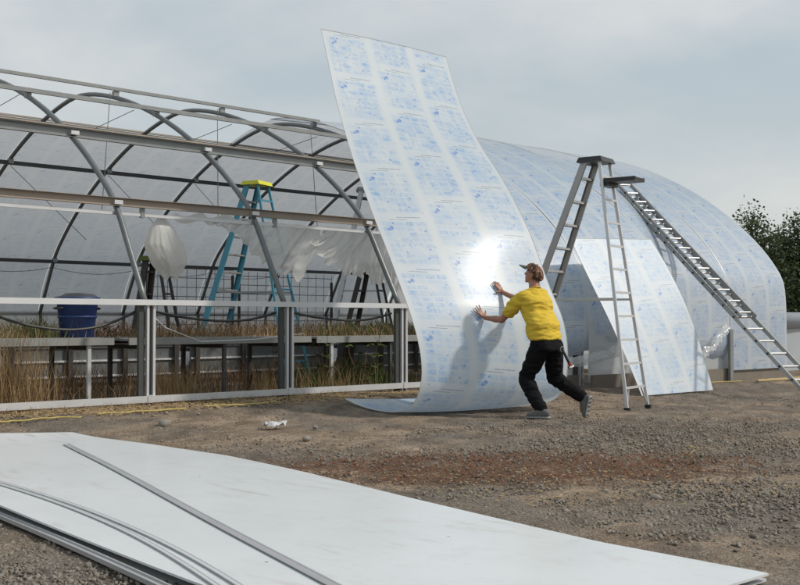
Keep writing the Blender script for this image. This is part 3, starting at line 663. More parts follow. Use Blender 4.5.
def extension_ladder():
    foot = Vector((11.35, -3.55, -0.2)); top = Vector((13.28, 1.52, 3.72)); t = empty('extension_ladder', foot); tag(t, 'long aluminium extension ladder leaning against the clad greenhouse', 'extension ladder')
    ax = (top - foot); L = ax.length; ax.normalize(); wd = Vector((0.936, -0.35, 0)).normalized(); wd = (wd - ax*wd.dot(ax)).normalized(); up = wd.cross(ax)
    if up.z < 0: up = -up
    for nm, s0, s1, off, hw, m in (('base_section', 0.0, L*0.93, 0.0, 0.185, M['alu_dark']), ('fly_section', L*0.30, L, 0.075, 0.150, M['alu'])):
        for s in (-1, 1):
            r_ = MB(); r_.bar(ax*s0 + wd*(s*hw) + up*off, ax*s1 + wd*(s*hw) + up*off, 0.070, 0.026, up); r_.build('side_rail', m if nm == 'base_section' else M['alu_dark'], t)
        k = int((s1 - s0)/0.33)
        for i in range(k + 1):
            q = ax*(s0 + 0.12 + i*0.33) + up*off
            if (s0 + 0.12 + i*0.33) > s1: break
            rg = MB().tube([q - wd*hw, q + wd*hw], 0.019, 8).build('rung', M['alu'] if nm == 'fly_section' else M['galv_light'], t)
            MB().box(tuple(q - wd*(hw + 0.014)), (0.03, 0.03, 0.03)).build('rung_end', M['blk'], rg)
    for s in (-1, 1): MB().box(tuple(wd*(s*0.185) + Vector((0, 0, 0.02))), (0.07, 0.06, 0.05)).build('rubber_foot', M['rubber'], t)
extension_ladder()

# ------------------------------------------------------------------ things inside the frame
def bench(x0, x1, y0, y1, z, label, group='planting benches inside the frame', mt='bench', ml='galv_light', legs=3, off=0.3):
    t = empty('bench', ((x0 + x1)/2, (y0 + y1)/2, 0)); tag(t, label, 'bench', group); hx = (x1 - x0)/2; hy = (y1 - y0)/2
    n = 5
    for i in range(n): MB().box((0, -hy + (i + .5)*2*hy/n, z - 0.02 + random.uniform(-.006, .006)), (2*hx - random.uniform(0, .06), 2*hy/n - 0.02, 0.03)).build('slat', M[mt], t)
    MB().box((0, -hy - 0.014, z - 0.045), (2*hx, 0.025, 0.085)).build('front_board', M[mt], t)
    MB().box((0, hy + 0.014, z - 0.045), (2*hx, 0.025, 0.085)).build('back_board', M['darkwood'], t)
    for i in range(legs):
        x = -hx + off + i*(2*hx - 2*off)/(legs - 1)
        MB().box((x, -hy + 0.03, z/2 - 0.08), (0.045, 0.04, z - 0.02)).build('leg', M[ml] if i % 2 == 0 else M['galv_dark'], t)
        MB().box((x + 0.02, hy - 0.04, z/2 - 0.08), (0.05, 0.05, z - 0.02)).build('leg', M['darkwood'], t)
        MB().box((x, 0, z - 0.12), (0.04, 2*hy - 0.1, 0.05)).build('crossbar', M['darkwood'], t)
bench(-1.2, 1.95, 0.65, 1.75, 0.76, 'long grey bench under the blue bin, at the left edge')
bench(2.15, 4.95, 0.65, 1.75, 0.755, 'long grey bench between the two left pairs of posts')
bench(5.05, 7.9, 0.65, 1.75, 0.745, 'long grey bench ending behind the raised plastic sheet')
def planter(x0, x1, label):
    t = empty('raised_bed', ((x0 + x1)/2, 4.0, 0)); tag(t, label, 'raised bed', 'raised beds across the middle of the frame'); hx = (x1 - x0)/2
    MB().box((0, 0, 0.29), (2*hx, 0.03, 0.52)).build('side_panel', M['greywood'], t)
    for z in (0.13, 0.36): MB().box((0, -0.03, z), (2*hx, 0.03, 0.028)).build('rail', M['white'], t)
    MB().box((0, 0, 0.60), (2*hx, 0.10, 0.07)).build('rim', M['darkwood'], t)
    for i in range(4): MB().box((-hx + 0.1 + i*(2*hx - 0.2)/3, -0.06, 0.3), (0.075, 0.06, 0.62)).build('post', M['darkwood'], t)
    MB().box((0, 0.65, 0.5), (2*hx, 1.2, 0.06)).build('soil', M['darkwood'], t)
for a, lab in ((2.0, 'dark raised bed with white rails, at the left edge'), (5.1, 'dark raised bed with white rails, behind the second bay'), (8.2, 'dark raised bed with white rails, behind the green weeds')): planter(a, a + 2.9, lab)
# blue bin
t = empty('bin', (1.83, 1.35, 0.755), 0.2); tag(t, 'dark blue plastic bin standing on the bench at the left', 'bin')
pr = [(0.18, 0.0), (0.20, 0.02), (0.25, 0.45), (0.27, 0.46), (0.275, 0.50), (0.26, 0.505), (0.24, 0.49), (0.18, 0.05), (0.0, 0.04)]
MB().lathe(pr, 28).build('body', M['binblue'], t, True)
MB().lathe([(0.225, 0.24), (0.238, 0.245), (0.24, 0.265), (0.23, 0.27)], 28).build('band', M['binblue'], t, True)
for s in (-1, 1): MB().tube([(s*0.25, -0.07, 0.37), (s*0.31, -0.05, 0.36), (s*0.32, 0.0, 0.355), (s*0.31, 0.05, 0.36), (s*0.25, 0.07, 0.37)], 0.012, 6).build('handle', M['blk'], t, True)
MB().grid(14, 14, lambda u, v: (0.25*math.sqrt(v)*math.cos(u*6.283), 0.25*math.sqrt(v)*math.sin(u*6.283), 0.505 + 0.06*math.sin(u*19 + v*5)*v*(1-v) + 0.05*(1 - v))).build('bag', M['blk'], t, True)

# hoses slung between the posts
labs = ['black hose slung below the rail at the left edge', 'black hose slung across the bay left of centre', 'black hose slung across the bay beside the raised sheet']
for i, (k, lb) in enumerate(((0, labs[0]), (1, labs[1]), (2, labs[2]))):
    x0, x1 = k*SP + 0.12, (k + 1)*SP - 0.08; pts = []
    for j in range(25):
        u = j/24; pts.append(((x1 - x0)*u, 0.02*math.sin(u*9), -(0.24, 0.14, 0.13)[i]*4*u*(1 - u) + (0.02*math.sin(u*5))))
    o = MB().tube(pts, 0.016, 7).build('hose', M['hose'], None, True, (x0, 0.09, 1.09)); tag(o, lb, 'hose', 'black hoses slung along the frame')
o = MB().tube([(0, 0, 0), (0.3, 0.1, -0.2), (0.9, 0.25, -0.38), (1.7, 0.2, -0.36), (2.4, 0.1, -0.29)], 0.008, 5).build('cord', M['galv_light'], None, True, (2.15, 0.2, 1.08)); tag(o, 'thin pale cord trailing from the left posts to the bench', 'cord')

# wire trellis
def trellis(x0, x1, y, z0, z1, label):
    t = empty('wire_trellis', ((x0 + x1)/2, y, z0)); tag(t, label, 'trellis', 'wire trellises inside the frame'); hx = (x1 - x0)/2; H = z1 - z0
    n = int(2*hx/0.19); mm = MB()
    for i in range(n + 1): 
        o = MB().tube([(-hx + i*2*hx/n, 0.006*math.sin(i), 0), (-hx + i*2*hx/n + 0.01, 0, H)], 0.006, 4); o.build('wire', M['dark_pipe'], t)
    for j in range(int(H/0.17) + 1): MB().tube([(-hx, 0.01, j*0.17), (hx, 0.01, j*0.17)], 0.006, 4).build('wire', M['dark_pipe'], t)
    for x in (-hx, hx): MB().box((x, 0, -z0/2 + 0.3), (0.04, 0.04, z0 + H + 0.2)).build('post', M['darkwood'], t)
trellis(5.4, 7.2, 5.9, 0.9, 1.95, 'wire trellis behind the blue stepladder')
trellis(7.35, 9.6, 5.9, 0.8, 1.9, 'wire trellis right of the blue stepladder')

# hanging film
def drape(x0, x1, bot, seed, label, y=0.80, ztop=2.29):
    r = np.random.default_rng(seed); ph = r.random(8)*6; jag = np.interp(np.linspace(0, 1, 141), np.linspace(0, 1, 36), r.random(36))
    def fn(u, v):
        d = np.interp(u, [b[0] for b in bot], [b[1] for b in bot])*(0.82 + 0.3*jag[int(round(u*140))]); s_ = u*9 + v*1.6
        fold = 0.05*(abs(math.sin(s_*2.6 + ph[0])) - .5) + 0.025*(abs(math.sin(s_*6.1 + ph[1])) - .5) + 0.012*math.sin(s_*17)
        return ((x1 - x0)*u + 0.22*v*v*math.sin(u*4 + ph[2]), fold*(0.4 + v) + 0.28*v*math.sin(u*3.1), -d*v + 0.02*abs(math.sin(u*22))*(1 - v))
    o = MB().grid(140, 24, fn).build('hanging_film', M['curtain'], None, True, (x0, y, ztop)); tag(o, label, 'plastic film', 'torn plastic film hanging from the rail'); return o
drape(3.3, 5.25, [(0, 0.04), (0.2, 0.16), (0.5, 0.42), (0.75, 0.62), (0.93, 0.78), (1, 0.6)], 1, 'torn plastic film sagging behind the blue stepladder, deepest at its right end')
drape(5.30, 6.75, [(0, 0.25), (0.15, 0.42), (0.4, 0.6), (0.7, 0.75), (1, 0.85)], 2, 'torn plastic film hanging right next to the raised sheet')
def bag():
    def fn(u, v):
        a = u*6.283; z = -0.74*v
        r0 = np.interp(v, [0, 0.06, 0.25, 0.55, 0.8, 1], [0.02, 0.05, 0.14, 0.235, 0.22, 0.10]); f = 1 + 0.12*math.sin(a*2 + 1 + v*2) + (0.045*(abs(math.sin(a*3.5 + v*2.4 + math.sin(v*5))) - .5) + 0.035*(abs(math.sin(a*8.0 - v*3)) - .5) + 0.015*math.sin(a*17 + v*9))*(1.6 - v)
        return (r0*f*math.cos(a)*1.05 + 0.16*v*v - 0.02, r0*f*math.sin(a)*0.55, z + 0.07*math.sin(a*2 + 1)*v + 0.03*math.sin(a*5)*v)
    o = MB().grid(120, 30, fn).build('hanging_film', M['curtain'], None, True, (2.72, 0.82, 2.30)); tag(o, 'bundle of plastic film bagged up and hanging left of the blue stepladder', 'plastic film')
    o2 = MB().grid(30, 8, lambda u, v: (1.1*u, 0.06*math.sin(u*14) , -0.10*v - 0.05*math.sin(u*9)**2)).build('hanging_film', M['curtain'], None, True, (2.85, 0.80, 2.36)); tag(o2, 'narrow strip of plastic film lying along the rail above the bundle', 'plastic film')
bag()

# ------------------------------------------------------------------ weeds
def blades(name, n, fx, fy, fz, hmin, hmax, w, m, lean=0.35):
    x = fx(n); y = fy(n); z = fz(x, y); h = hmin + (hmax - hmin)*rng.random(n)**1.6; a = rng.random(n)*6.283; ln = h*lean*(0.2 + rng.random(n)); b = rng.random(n)*6.283
    wx, wy = np.cos(a)*w/2, np.sin(a)*w/2; dx, dy = np.cos(b)*ln, np.sin(b)*ln
    P = lambda f, s, k: np.stack([x + dx*f**1.6 + wx*s*k, y + dy*f**1.6 + wy*s*k, z + h*(f - 0.18*f*f*lean)], -1)
    V = np.stack([P(0, -1, 1), P(0, 1, 1), P(.5, -1, .8), P(.5, 1, .8), P(1, 0, 0)], 1).reshape(-1, 3); q = (np.arange(n)*5)[:, None]
    F = np.concatenate([q + np.array([0, 1, 3]), q + np.array([0, 3, 2]), q + np.array([2, 3, 4])])
    return npmesh(name, V, F, m, 3)
U = lambda a, b: (lambda n: a + (b - a)*rng.random(n))
clus = lambda cs, s: (lambda n: np.array(cs)[rng.integers(0, len(cs), n)] + rng.normal(0, s, n))
g0 = lambda x, y: gz(x, y) - 0.03
o = blades('dry_grass', 3800, U(-2.5, 8.6), U(0.05, 3.4), g0, 0.06, 0.34, 0.006, M['drygrass'], 0.7); tag(o, 'low dry golden grass covering the floor inside the frame', 'dry grass', kind='stuff')
def gc(n):
    return clus([0.55, 0.8, 2.45, 2.6, 2.8, 4.3, 5.2], 0.2)(n)
o = blades('tall_dry_grass', 1500, gc, U(0.1, 0.9), g0, 0.15, 0.62, 0.007, M['drygrass'], 0.45); tag(o, 'taller golden grass tufts just behind the lower rail', 'dry grass', kind='stuff')
o = blades('tall_dry_grass', 480, clus([0.3, 0.5, 0.75], 0.15), U(0.1, 0.7), g0, 0.6, 1.25, 0.007, M['drygrass'], 0.35); tag(o, 'tall straw-coloured grass at the left edge of the frame', 'dry grass', kind='stuff')
o = blades('brown_weeds', 3400, clus([-0.5, 0.8, 1.9, 2.6, 3.1, 4.4, 5.2, 6.0, 7.2, 8.2], 0.3), U(0.8, 4.6), g0, 0.2, 0.62, 0.008, M['brownweed'], 0.5); tag(o, 'dead brown weeds under the benches', 'weeds', kind='stuff')
o = blades('green_weeds', 750, clus([5.0, 5.5, 5.9, 6.3, 6.7], 0.22), U(0.3, 1.9), g0, 0.2, 0.66, 0.012, M['greenweed'], 0.4); tag(o, 'green weeds growing in the bay beside the raised sheet', 'weeds', kind='stuff')
bz = lambda x, y: np.full_like(x, 0.74)
o = blades('dry_pot_weeds', 1500, clus([0.8, 2.7, 3.3, 3.9, 4.6, 5.3, 6.1, 7.0, 7.6], 0.25), U(1.0, 1.7), bz, 0.04, 0.30, 0.009, M['drygrass'], 0.9); tag(o, 'dry weeds lying along the tops of the benches', 'weeds', kind='stuff')
o = blades('dead_pot_weeds', 4200, U(0.2, 10), U(1.1, 4.6), bz, 0.05, 0.40, 0.011, M['brownweed'], 1.0); tag(o, 'dead brown plants behind the benches', 'weeds', kind='stuff')
o = blades('green_pot_weeds', 900, clus([1.25, 1.4, 7.0, 7.5, 6.2], 0.2), U(1.2, 1.9), bz, 0.08, 0.36, 0.014, M['greenweed'], 0.8); tag(o, 'patches of green plants on the benches', 'weeds', kind='stuff')
o = blades('verge_grass', 1500, U(-1, 5), U(-0.35, 0.0), g0, 0.03, 0.13, 0.006, M['drygrass'], 0.8); tag(o, 'short dry grass along the foot of the lower rail', 'dry grass', kind='stuff')
def leafy(x, y, z, h, m, label, cat='plant', group=None, nl=46, ls=0.06, spread=0.2):
    t = empty('plant', (x, y, z)); tag(t, label, cat, group); mb = MB(); lf = MB()
    for s in range(4):
        a = random.random()*6.28; p = Vector((0, 0, 0)); pts = [p.copy()]
        for i in range(5): p = p + Vector((math.cos(a)*spread*0.2 + random.uniform(-.02, .02), math.sin(a)*spread*0.2, h/5)); pts.append(p.copy())
        mb.tube(pts, [0.008 - 0.001*i for i in range(6)], 5)
        for i in range(nl//4):
            f = 0.25 + 0.75*random.random(); q = pts[int(f*5)]; b = random.random()*6.28; l = ls*(0.6 + 0.8*random.random()); d = Vector((math.cos(b), math.sin(b), random.uniform(-.5, .5))); sd = Vector((-d.y, d.x, 0.2)).normalized()
            lf.add([q, q + d*l*0.5 + sd*l*0.28, q + d*l, q + d*l*0.5 - sd*l*0.28], [(0, 1, 2, 3)])
    mb.build('stem', M['brownweed'], t); lf.build('foliage', m, t)
leafy(2.35, 1.45, 0.74, 0.24, M['redleaf'], 'wilted dark red plant on the bench right of the blue bin')
for x, y, lab in ((5.35, 0.75, 'tall green weed in the right bay, nearest the centre posts'), (5.85, 0.6, 'tall green weed in the middle of the right bay'), (6.25, 0.85, 'tall green weed at the right end of the right bay')):
    leafy(x, y, -0.02, 0.82, M['greenweed'], lab, 'weed', 'tall green weeds in the right bay', 90, 0.10, 0.3)
leafy(4.5, 0.75, -0.02, 0.7, M['blk'], 'dark withered plant tied to the bench left of the centre posts', 'weed', None, 60, 0.07, 0.12)

# ------------------------------------------------------------------ small things on the ground
def rope(pts, label, r=0.009, cat='rope', m=None, name='rope', group=None):
    c = Vector((pts[0][0], pts[0][1], 0)); P = []
    for i in range(len(pts) - 1):
        for k in range(8):
            t = k/8; x = pts[i][0]*(1 - t) + pts[i + 1][0]*t; y = pts[i][1]*(1 - t) + pts[i + 1][1]*t + 0.03*math.sin(i*3 + k*0.8); P.append((x - c.x, y, float(gz(x, y)) + 0.006))
    P = [(x, y - c.y, z) for x, y, z in P]
    o = MB().tube(P, r, 5).build(name, m or M['rope'], None, True, c); tag(o, label, cat, group); return o
rope([(-0.3, -1.0), (0.0, -1.0), (0.4, -0.97), (0.75, -1.02)], 'yellow rope on the ground at the left edge', group='yellow rope along the frame')
rope([(0.95, -0.9), (1.4, -0.86), (2.1, -0.92)], 'short yellow rope end lying below the left posts', group='yellow rope along the frame')
rope([(2.3, -0.8), (2.9, -0.84), (3.4, -0.78)], 'yellow rope half buried just right of the left posts', group='yellow rope along the frame')
o = MB().box((0, 0, 0), (1.75, 0.06, 0.03)).build('timber_batten', simple('new_timber', (0.55, 0.42, 0.2), 0.7, 0, 0.2, 4), None, False, (15.0, -0.98, -0.135)); tag(o, 'pale timber batten on the ground by the clad wall at the far right', 'timber batten')
rope([(10.9, -0.7), (11.8, -0.74), (12.9, -0.72), (14.0, -0.8)], 'yellow rope along the foot of the clad wall')
def rock(x, y, r, label, seed, m='stone', group=None, name='stone', cat='stone'):
    import bmesh
    bm = bmesh.new(); bmesh.ops.create_icosphere(bm, subdivisions=2, radius=r); q = np.random.default_rng(seed)
    for v in bm.verts: v.co *= 1 + 0.32*(q.random() - 0.5); v.co.z *= 0.68
    me = bpy.data.meshes.new(name); bm.to_mesh(me); bm.free(); me.materials.append(M[m]); me.shade_smooth() if seed % 2 else None
    o = bpy.data.objects.new(name, me); col.objects.link(o); o.location = (x, y, float(gz(x, y)) - 0.01 + r*0.35); o.rotation_euler = (0, 0, seed); tag(o, label, cat, group); return o
rock(1.21, -1.79, 0.065, 'largest grey stone, just beyond the white sheet at left', 3)
rock(1.62, -3.55, 0.04, 'small tan stone near the sheet edge below the paper', 5)
rock(2.35, -2.75, 0.03, 'small pale stone right of the crumpled paper', 7)
rock(1.15, -7.55, 0.032, 'pale stone in the straw near the tip of the white sheet', 9)
rock(4.1, -6.1, 0.028, 'small grey stone on the bare ground at right', 11)
def paper():
    q = np.random.default_rng(4); mb = MB(); P = q.random((9, 9, 3)) - 0.5
    mb.grid(8, 8, lambda u, v: ((u - .5)*0.22 + P[int(u*8)][int(v*8)][0]*0.05, (v - .5)*0.12 + P[int(u*8)][int(v*8)][1]*0.04, 0.03 + P[int(u*8)][int(v*8)][2]*0.07))
    o = mb.build('crumpled_paper', M['paper'], None, False, (2.073, -2.456, -0.10)); tag(o, 'crumpled white scrap of paper on the gravel', 'paper')
paper()
o = MB().tube([(0, 0, 0), (0.12, 0.03, 0.03), (0.2, 0.12, 0.05), (0.33, 0.14, 0.02)], 0.006, 5).build('twig', M['straw'], None, True, (3.0, -6.6, -0.09)); tag(o, 'dry bent twig on the bare ground at right', 'twig')

# ------------------------------------------------------------------ neighbour tunnel and trees at the right
t = empty('low_tunnel', (18.4, 0.9, 0)); tag(t, 'pale plastic-covered tunnel beyond the end of the greenhouse, roll on top', 'tunnel')
MB().grid(20, 8, lambda u, v: (9*u, 0.02*math.sin(u*40), -0.25 + 1.05*v)).build('side_sheet', M['tunnel'], t, True)
MB().tube([(0, 0.02, 0.98), (9, 0.02, 0.98)], 0.19, 20).build('rolled_curtain', M['tunnel'], t, True)
MB().box((4.5, 0.05, 0.78), (9, 0.06, 0.05)).build('rail', M['galv_dark'], t)
for i in range(3): MB().box((0.05 + i*0.5, 2.0, 0.75), (0.09, 0.09, 2.1)).build('post', M['darkwood'], t)
def mat_leaf(name, c):
    m, nt = newmat(name); v = geopos(); oi = noise(v, 3.5, 3); c2 = mixc(oi.step(0.35, 0.65), tuple(x*0.6 for x in c), tuple(x*1.45 for x in c))
    p = bsdf(c2, 0.6, 0, 0.3); t = nt.nodes.new('ShaderNodeBsdfTranslucent'); nt.links.new(c2.s, t.inputs[0]); mx = nt.nodes.new('ShaderNodeMixShader'); mx.inputs[0].default_value = 0.25
    nt.links.new(p.outputs[0], mx.inputs[1]); nt.links.new(t.outputs[0], mx.inputs[2]); out(mx); return m
LEAF = mat_leaf('dull_green_leaf', (0.075, 0.10, 0.045)); LEAF2 = mat_leaf('dark_green_leaf', (0.04, 0.058, 0.03))
M['bark'] = simple('grey_bark', (0.09, 0.075, 0.06), 0.9, 0, 0.4, 5)
def tree(x, y, blobs, label, seed, leaf=LEAF, ls=0.11, dens=260, group='trees beyond the greenhouse'):
    q = np.random.default_rng(seed); t = empty('broadleaf_tree', (x, y, float(gz(x, y)))); tag(t, label, 'tree', group)
    mb = MB(); top = Vector((0, 0, 0))
    cs = [Vector(b[:3]) for b in blobs]; zt = min(c.z for c in cs)
    mb.tube([(0, 0, -0.2), (0.04, 0, zt*0.5), (0, 0.05, zt)], [0.13, 0.11, 0.08], 8)
    mb.build('trunk', M['bark'], t, True)
    lb = MB()
    V = []; F = []
    for b in blobs:
        c = Vector(b[:3]); mid = (c*0.5 + Vector((0, 0, zt*0.6))); lb.tube([(0, 0, zt*0.8), tuple(mid), tuple(c)], [0.06, 0.04, 0.015], 5)
        n = int(dens*b[3]*b[4]*b[3]*2.2); ncl = max(5, n//22)
        for k in range(ncl):
            d = q.normal(size=3); d /= np.linalg.norm(d); r = (0.35 + 0.68*q.random()**0.6); cc = np.array(c) + d*np.array([b[3], b[3], b[4]])*r
            if r > 0.8: lb.tube([tuple(c), tuple(cc)], [0.014, 0.006], 4)
            for j in range(22):
                o = q.normal(size=3)*0.13*(1 + 0.4*q.random()); p = cc + o; a = q.normal(size=3); a /= np.linalg.norm(a); s = np.cross(a, q.normal(size=3)); s /= np.linalg.norm(s); l = ls*(0.5 + q.random())
                i0 = len(V); V += [p, p + a*l*0.5 + s*l*0.3, p + a*l, p + a*l*0.5 - s*l*0.3]; F.append((i0, i0 + 1, i0 + 2, i0 + 3))
    lb.build('limbs', M['bark'], t)
    o = npmesh('crown', V, F, leaf, 4); o.parent = t
tree(28.1, 6.8, [(0, 0, 3.5, 0.75, 0.8), (-0.35, 0.3, 2.6, 0.9, 0.9), (0.4, -0.3, 2.4, 0.9, 0.9), (0.1, 0, 1.3, 1.0, 0.9), (-0.1, 0.1, 4.35, 0.4, 0.45)], 'slender ragged tree nearest the end of the greenhouse', 1, ls=0.10, dens=2400)
tree(30.0, 6.0, [(0, 0, 3.1, 1.1, 1.0), (0.4, -0.5, 3.9, 0.75, 0.7), (-0.6, 0.5, 3.3, 0.7, 0.8), (0.9, -0.8, 2.8, 1.0, 1.0), (0, 0, 1.5, 1.3, 1.0), (1.2, -1.0, 1.4, 1.1, 1.0), (0.7, -0.6, 4.4, 0.6, 0.6), (-0.3, 0.2, 4.1, 0.5, 0.5), (1.1, -1.0, 3.6, 0.8, 0.8)], 'broad dark tree at the right edge', 2, ls=0.10, dens=2000)
tree(31.0, 8.6, [(0, 0, 1.7, 1.5, 1.2), (-1.2, 1.0, 1.4, 1.3, 1.0), (1.0, -0.9, 1.7, 1.4, 1.2)], 'low dark bushy tree behind the other two trees', 3, LEAF2, 0.13, 1500)

# ------------------------------------------------------------------ the worker
from mathutils import noise as mnoise
M['skin'] = simple('tanned_skin', (0.36, 0.17, 0.105), 0.55, 0, 0.12, 12)
M['shirt'] = simple('yellow_cotton', (0.71, 0.45, 0.05), 0.85, 0, 0.10, 5, spec=0.2)
M['trousers'] = simple('black_work_cloth', (0.009, 0.009, 0.0105), 0.9, 0, 0.4, 6, spec=0.15)
M['camo'] = None
def mat_camo():
    m, nt = newmat('camouflage_cloth'); v = objco(); a = noise(v, 17, 2); b = noise(v, 24, 2, 0.5, 0.3)
    c = mixc(a.gt(0.5), (0.20, 0.085, 0.055), (0.055, 0.04, 0.03)); c = mixc(b.gt(0.56), c, (0.30, 0.21, 0.15)); out(bsdf(c, 0.9, 0, 0.2)); return m
M['camo'] = mat_camo()
M['brim'] = simple('olive_cloth', (0.11, 0.12, 0.085), 0.9, 0, 0.2, 9)
M['shoe'] = simple('grey_shoe_mesh', (0.12, 0.12, 0.12), 0.8, 0, 0.3, 14)
M['sole'] = simple('grey_shoe_sole', (0.27, 0.27, 0.26), 0.8, 0, 0.3, 20)
M['hair'] = simple('dark_brown_hair', (0.05, 0.03, 0.02), 0.8, 0, 0.4, 30)
M['red'] = simple('red_handle', (0.4, 0.03, 0.02), 0.5, 0, 0.2, 9)
M['steel'] = simple('polished_steel', (0.7, 0.7, 0.7), 0.25, 0.9, 0.1, 9)
PO = Vector((4.87, -3.70, -0.10))
class Fig(MB):
    def cap(s, p0, r0, p1, r1, n=12):
        p0, p1 = Vector(p0) - PO, Vector(p1) - PO; t = (p1 - p0); L = t.length; t.normalize(); pts = []; rr = []
        for a in (80, 60, 40, 20): pts.append(p0 - t*r0*math.sin(R(a))); rr.append(r0*math.cos(R(a)))
        pts += [p0, p1]; rr += [r0, r1]
        for a in (20, 40, 60, 80): pts.append(p1 + t*r1*math.sin(R(a))); rr.append(r1*math.cos(R(a)))
        return s.tube(pts, rr, n)
    def chain(s, *a):
        for i in range(0, len(a) - 2, 2): s.cap(a[i], a[i + 1], a[i + 2], a[i + 3])
        return s
    def ell(s, c, rx, ry, rz, X, Y, Z, n=16):
        c = Vector(c) - PO; b = len(s.v)
        for i in range(1, n):
            th = math.pi*i/n
            for k in range(n): a = 2*math.pi*k/n; s.v.append(tuple(c + X*(rx*math.sin(th)*math.cos(a)) + Y*(ry*math.sin(th)*math.sin(a)) + Z*(rz*math.cos(th))))
        for i in range(n - 2):
            for k in range(n): s.f.append((b + i*n + k, b + (i + 1)*n + k, b + (i + 1)*n + (k + 1) % n, b + i*n + (k + 1) % n))
        s.f.append(tuple(b + k for k in range(n))); s.f.append(tuple(b + (n - 2)*n + k for k in range(n))[::-1]); return s
    def loft(s, rings, n=24):
        """rings: centre, side radius, front radius, side vector, front vector"""
        b = len(s.v)
        for c, rs, rf, sv, fv in rings:
            c = Vector(c) - PO
            for k in range(n):
                a = 2*math.pi*k/n; ca, sa = math.cos(a), math.sin(a); q = 0.85
                s.v.append(tuple(c + sv*(rs*math.copysign(abs(ca)**q, ca)) + fv*(rf*math.copysign(abs(sa)**q, sa))))
        m = len(rings)
        for i in range(m - 1):
            for k in range(n): s.f.append((b + i*n + k, b + i*n + (k + 1) % n, b + (i + 1)*n + (k + 1) % n, b + (i + 1)*n + k))
        s.f.append(tuple(b + k for k in range(n))[::-1]); s.f.append(tuple(b + (m - 1)*n + k for k in range(n))); return s
    def skin(s, name, m, parent, voxel, smooth=6, wr=0.0, wscale=(9, 9, 9), fac=0.5):
        me = bpy.data.meshes.new('tmp'); me.from_pydata(s.v, [], s.f); o = bpy.data.objects.new('tmp', me); col.objects.link(o)
        import bmesh
        bm = bmesh.new(); bm.from_mesh(me); bmesh.ops.recalc_face_normals(bm, faces=bm.faces); bm.to_mesh(me); bm.free()
        r = o.modifiers.new('r', 'REMESH'); r.mode = 'VOXEL'; r.voxel_size = voxel; r.use_smooth_shade = True
        k = o.modifiers.new('s', 'SMOOTH'); k.iterations = smooth; k.factor = fac
        dg = bpy.context.evaluated_depsgraph_get(); me2 = bpy.data.meshes.new_from_object(o.evaluated_get(dg)); bpy.data.objects.remove(o)
        me2.name = name; me2.materials.clear(); me2.materials.append(m)
        if wr:
            nn = [v.normal.copy() for v in me2.vertices]
            for v, q in zip(me2.vertices, nn):
                p = Vector((v.co.x*wscale[0], v.co.y*wscale[1], v.co.z*wscale[2])); w = mnoise.noise(p) + 0.5*mnoise.noise(p*2.3 + Vector((3, 1, 7)))
                v.co += q*(wr*(1 - 2*abs(w)))
        me2.shade_smooth(); o2 = bpy.data.objects.new(name, me2); col.objects.link(o2); o2.parent = parent; return o2
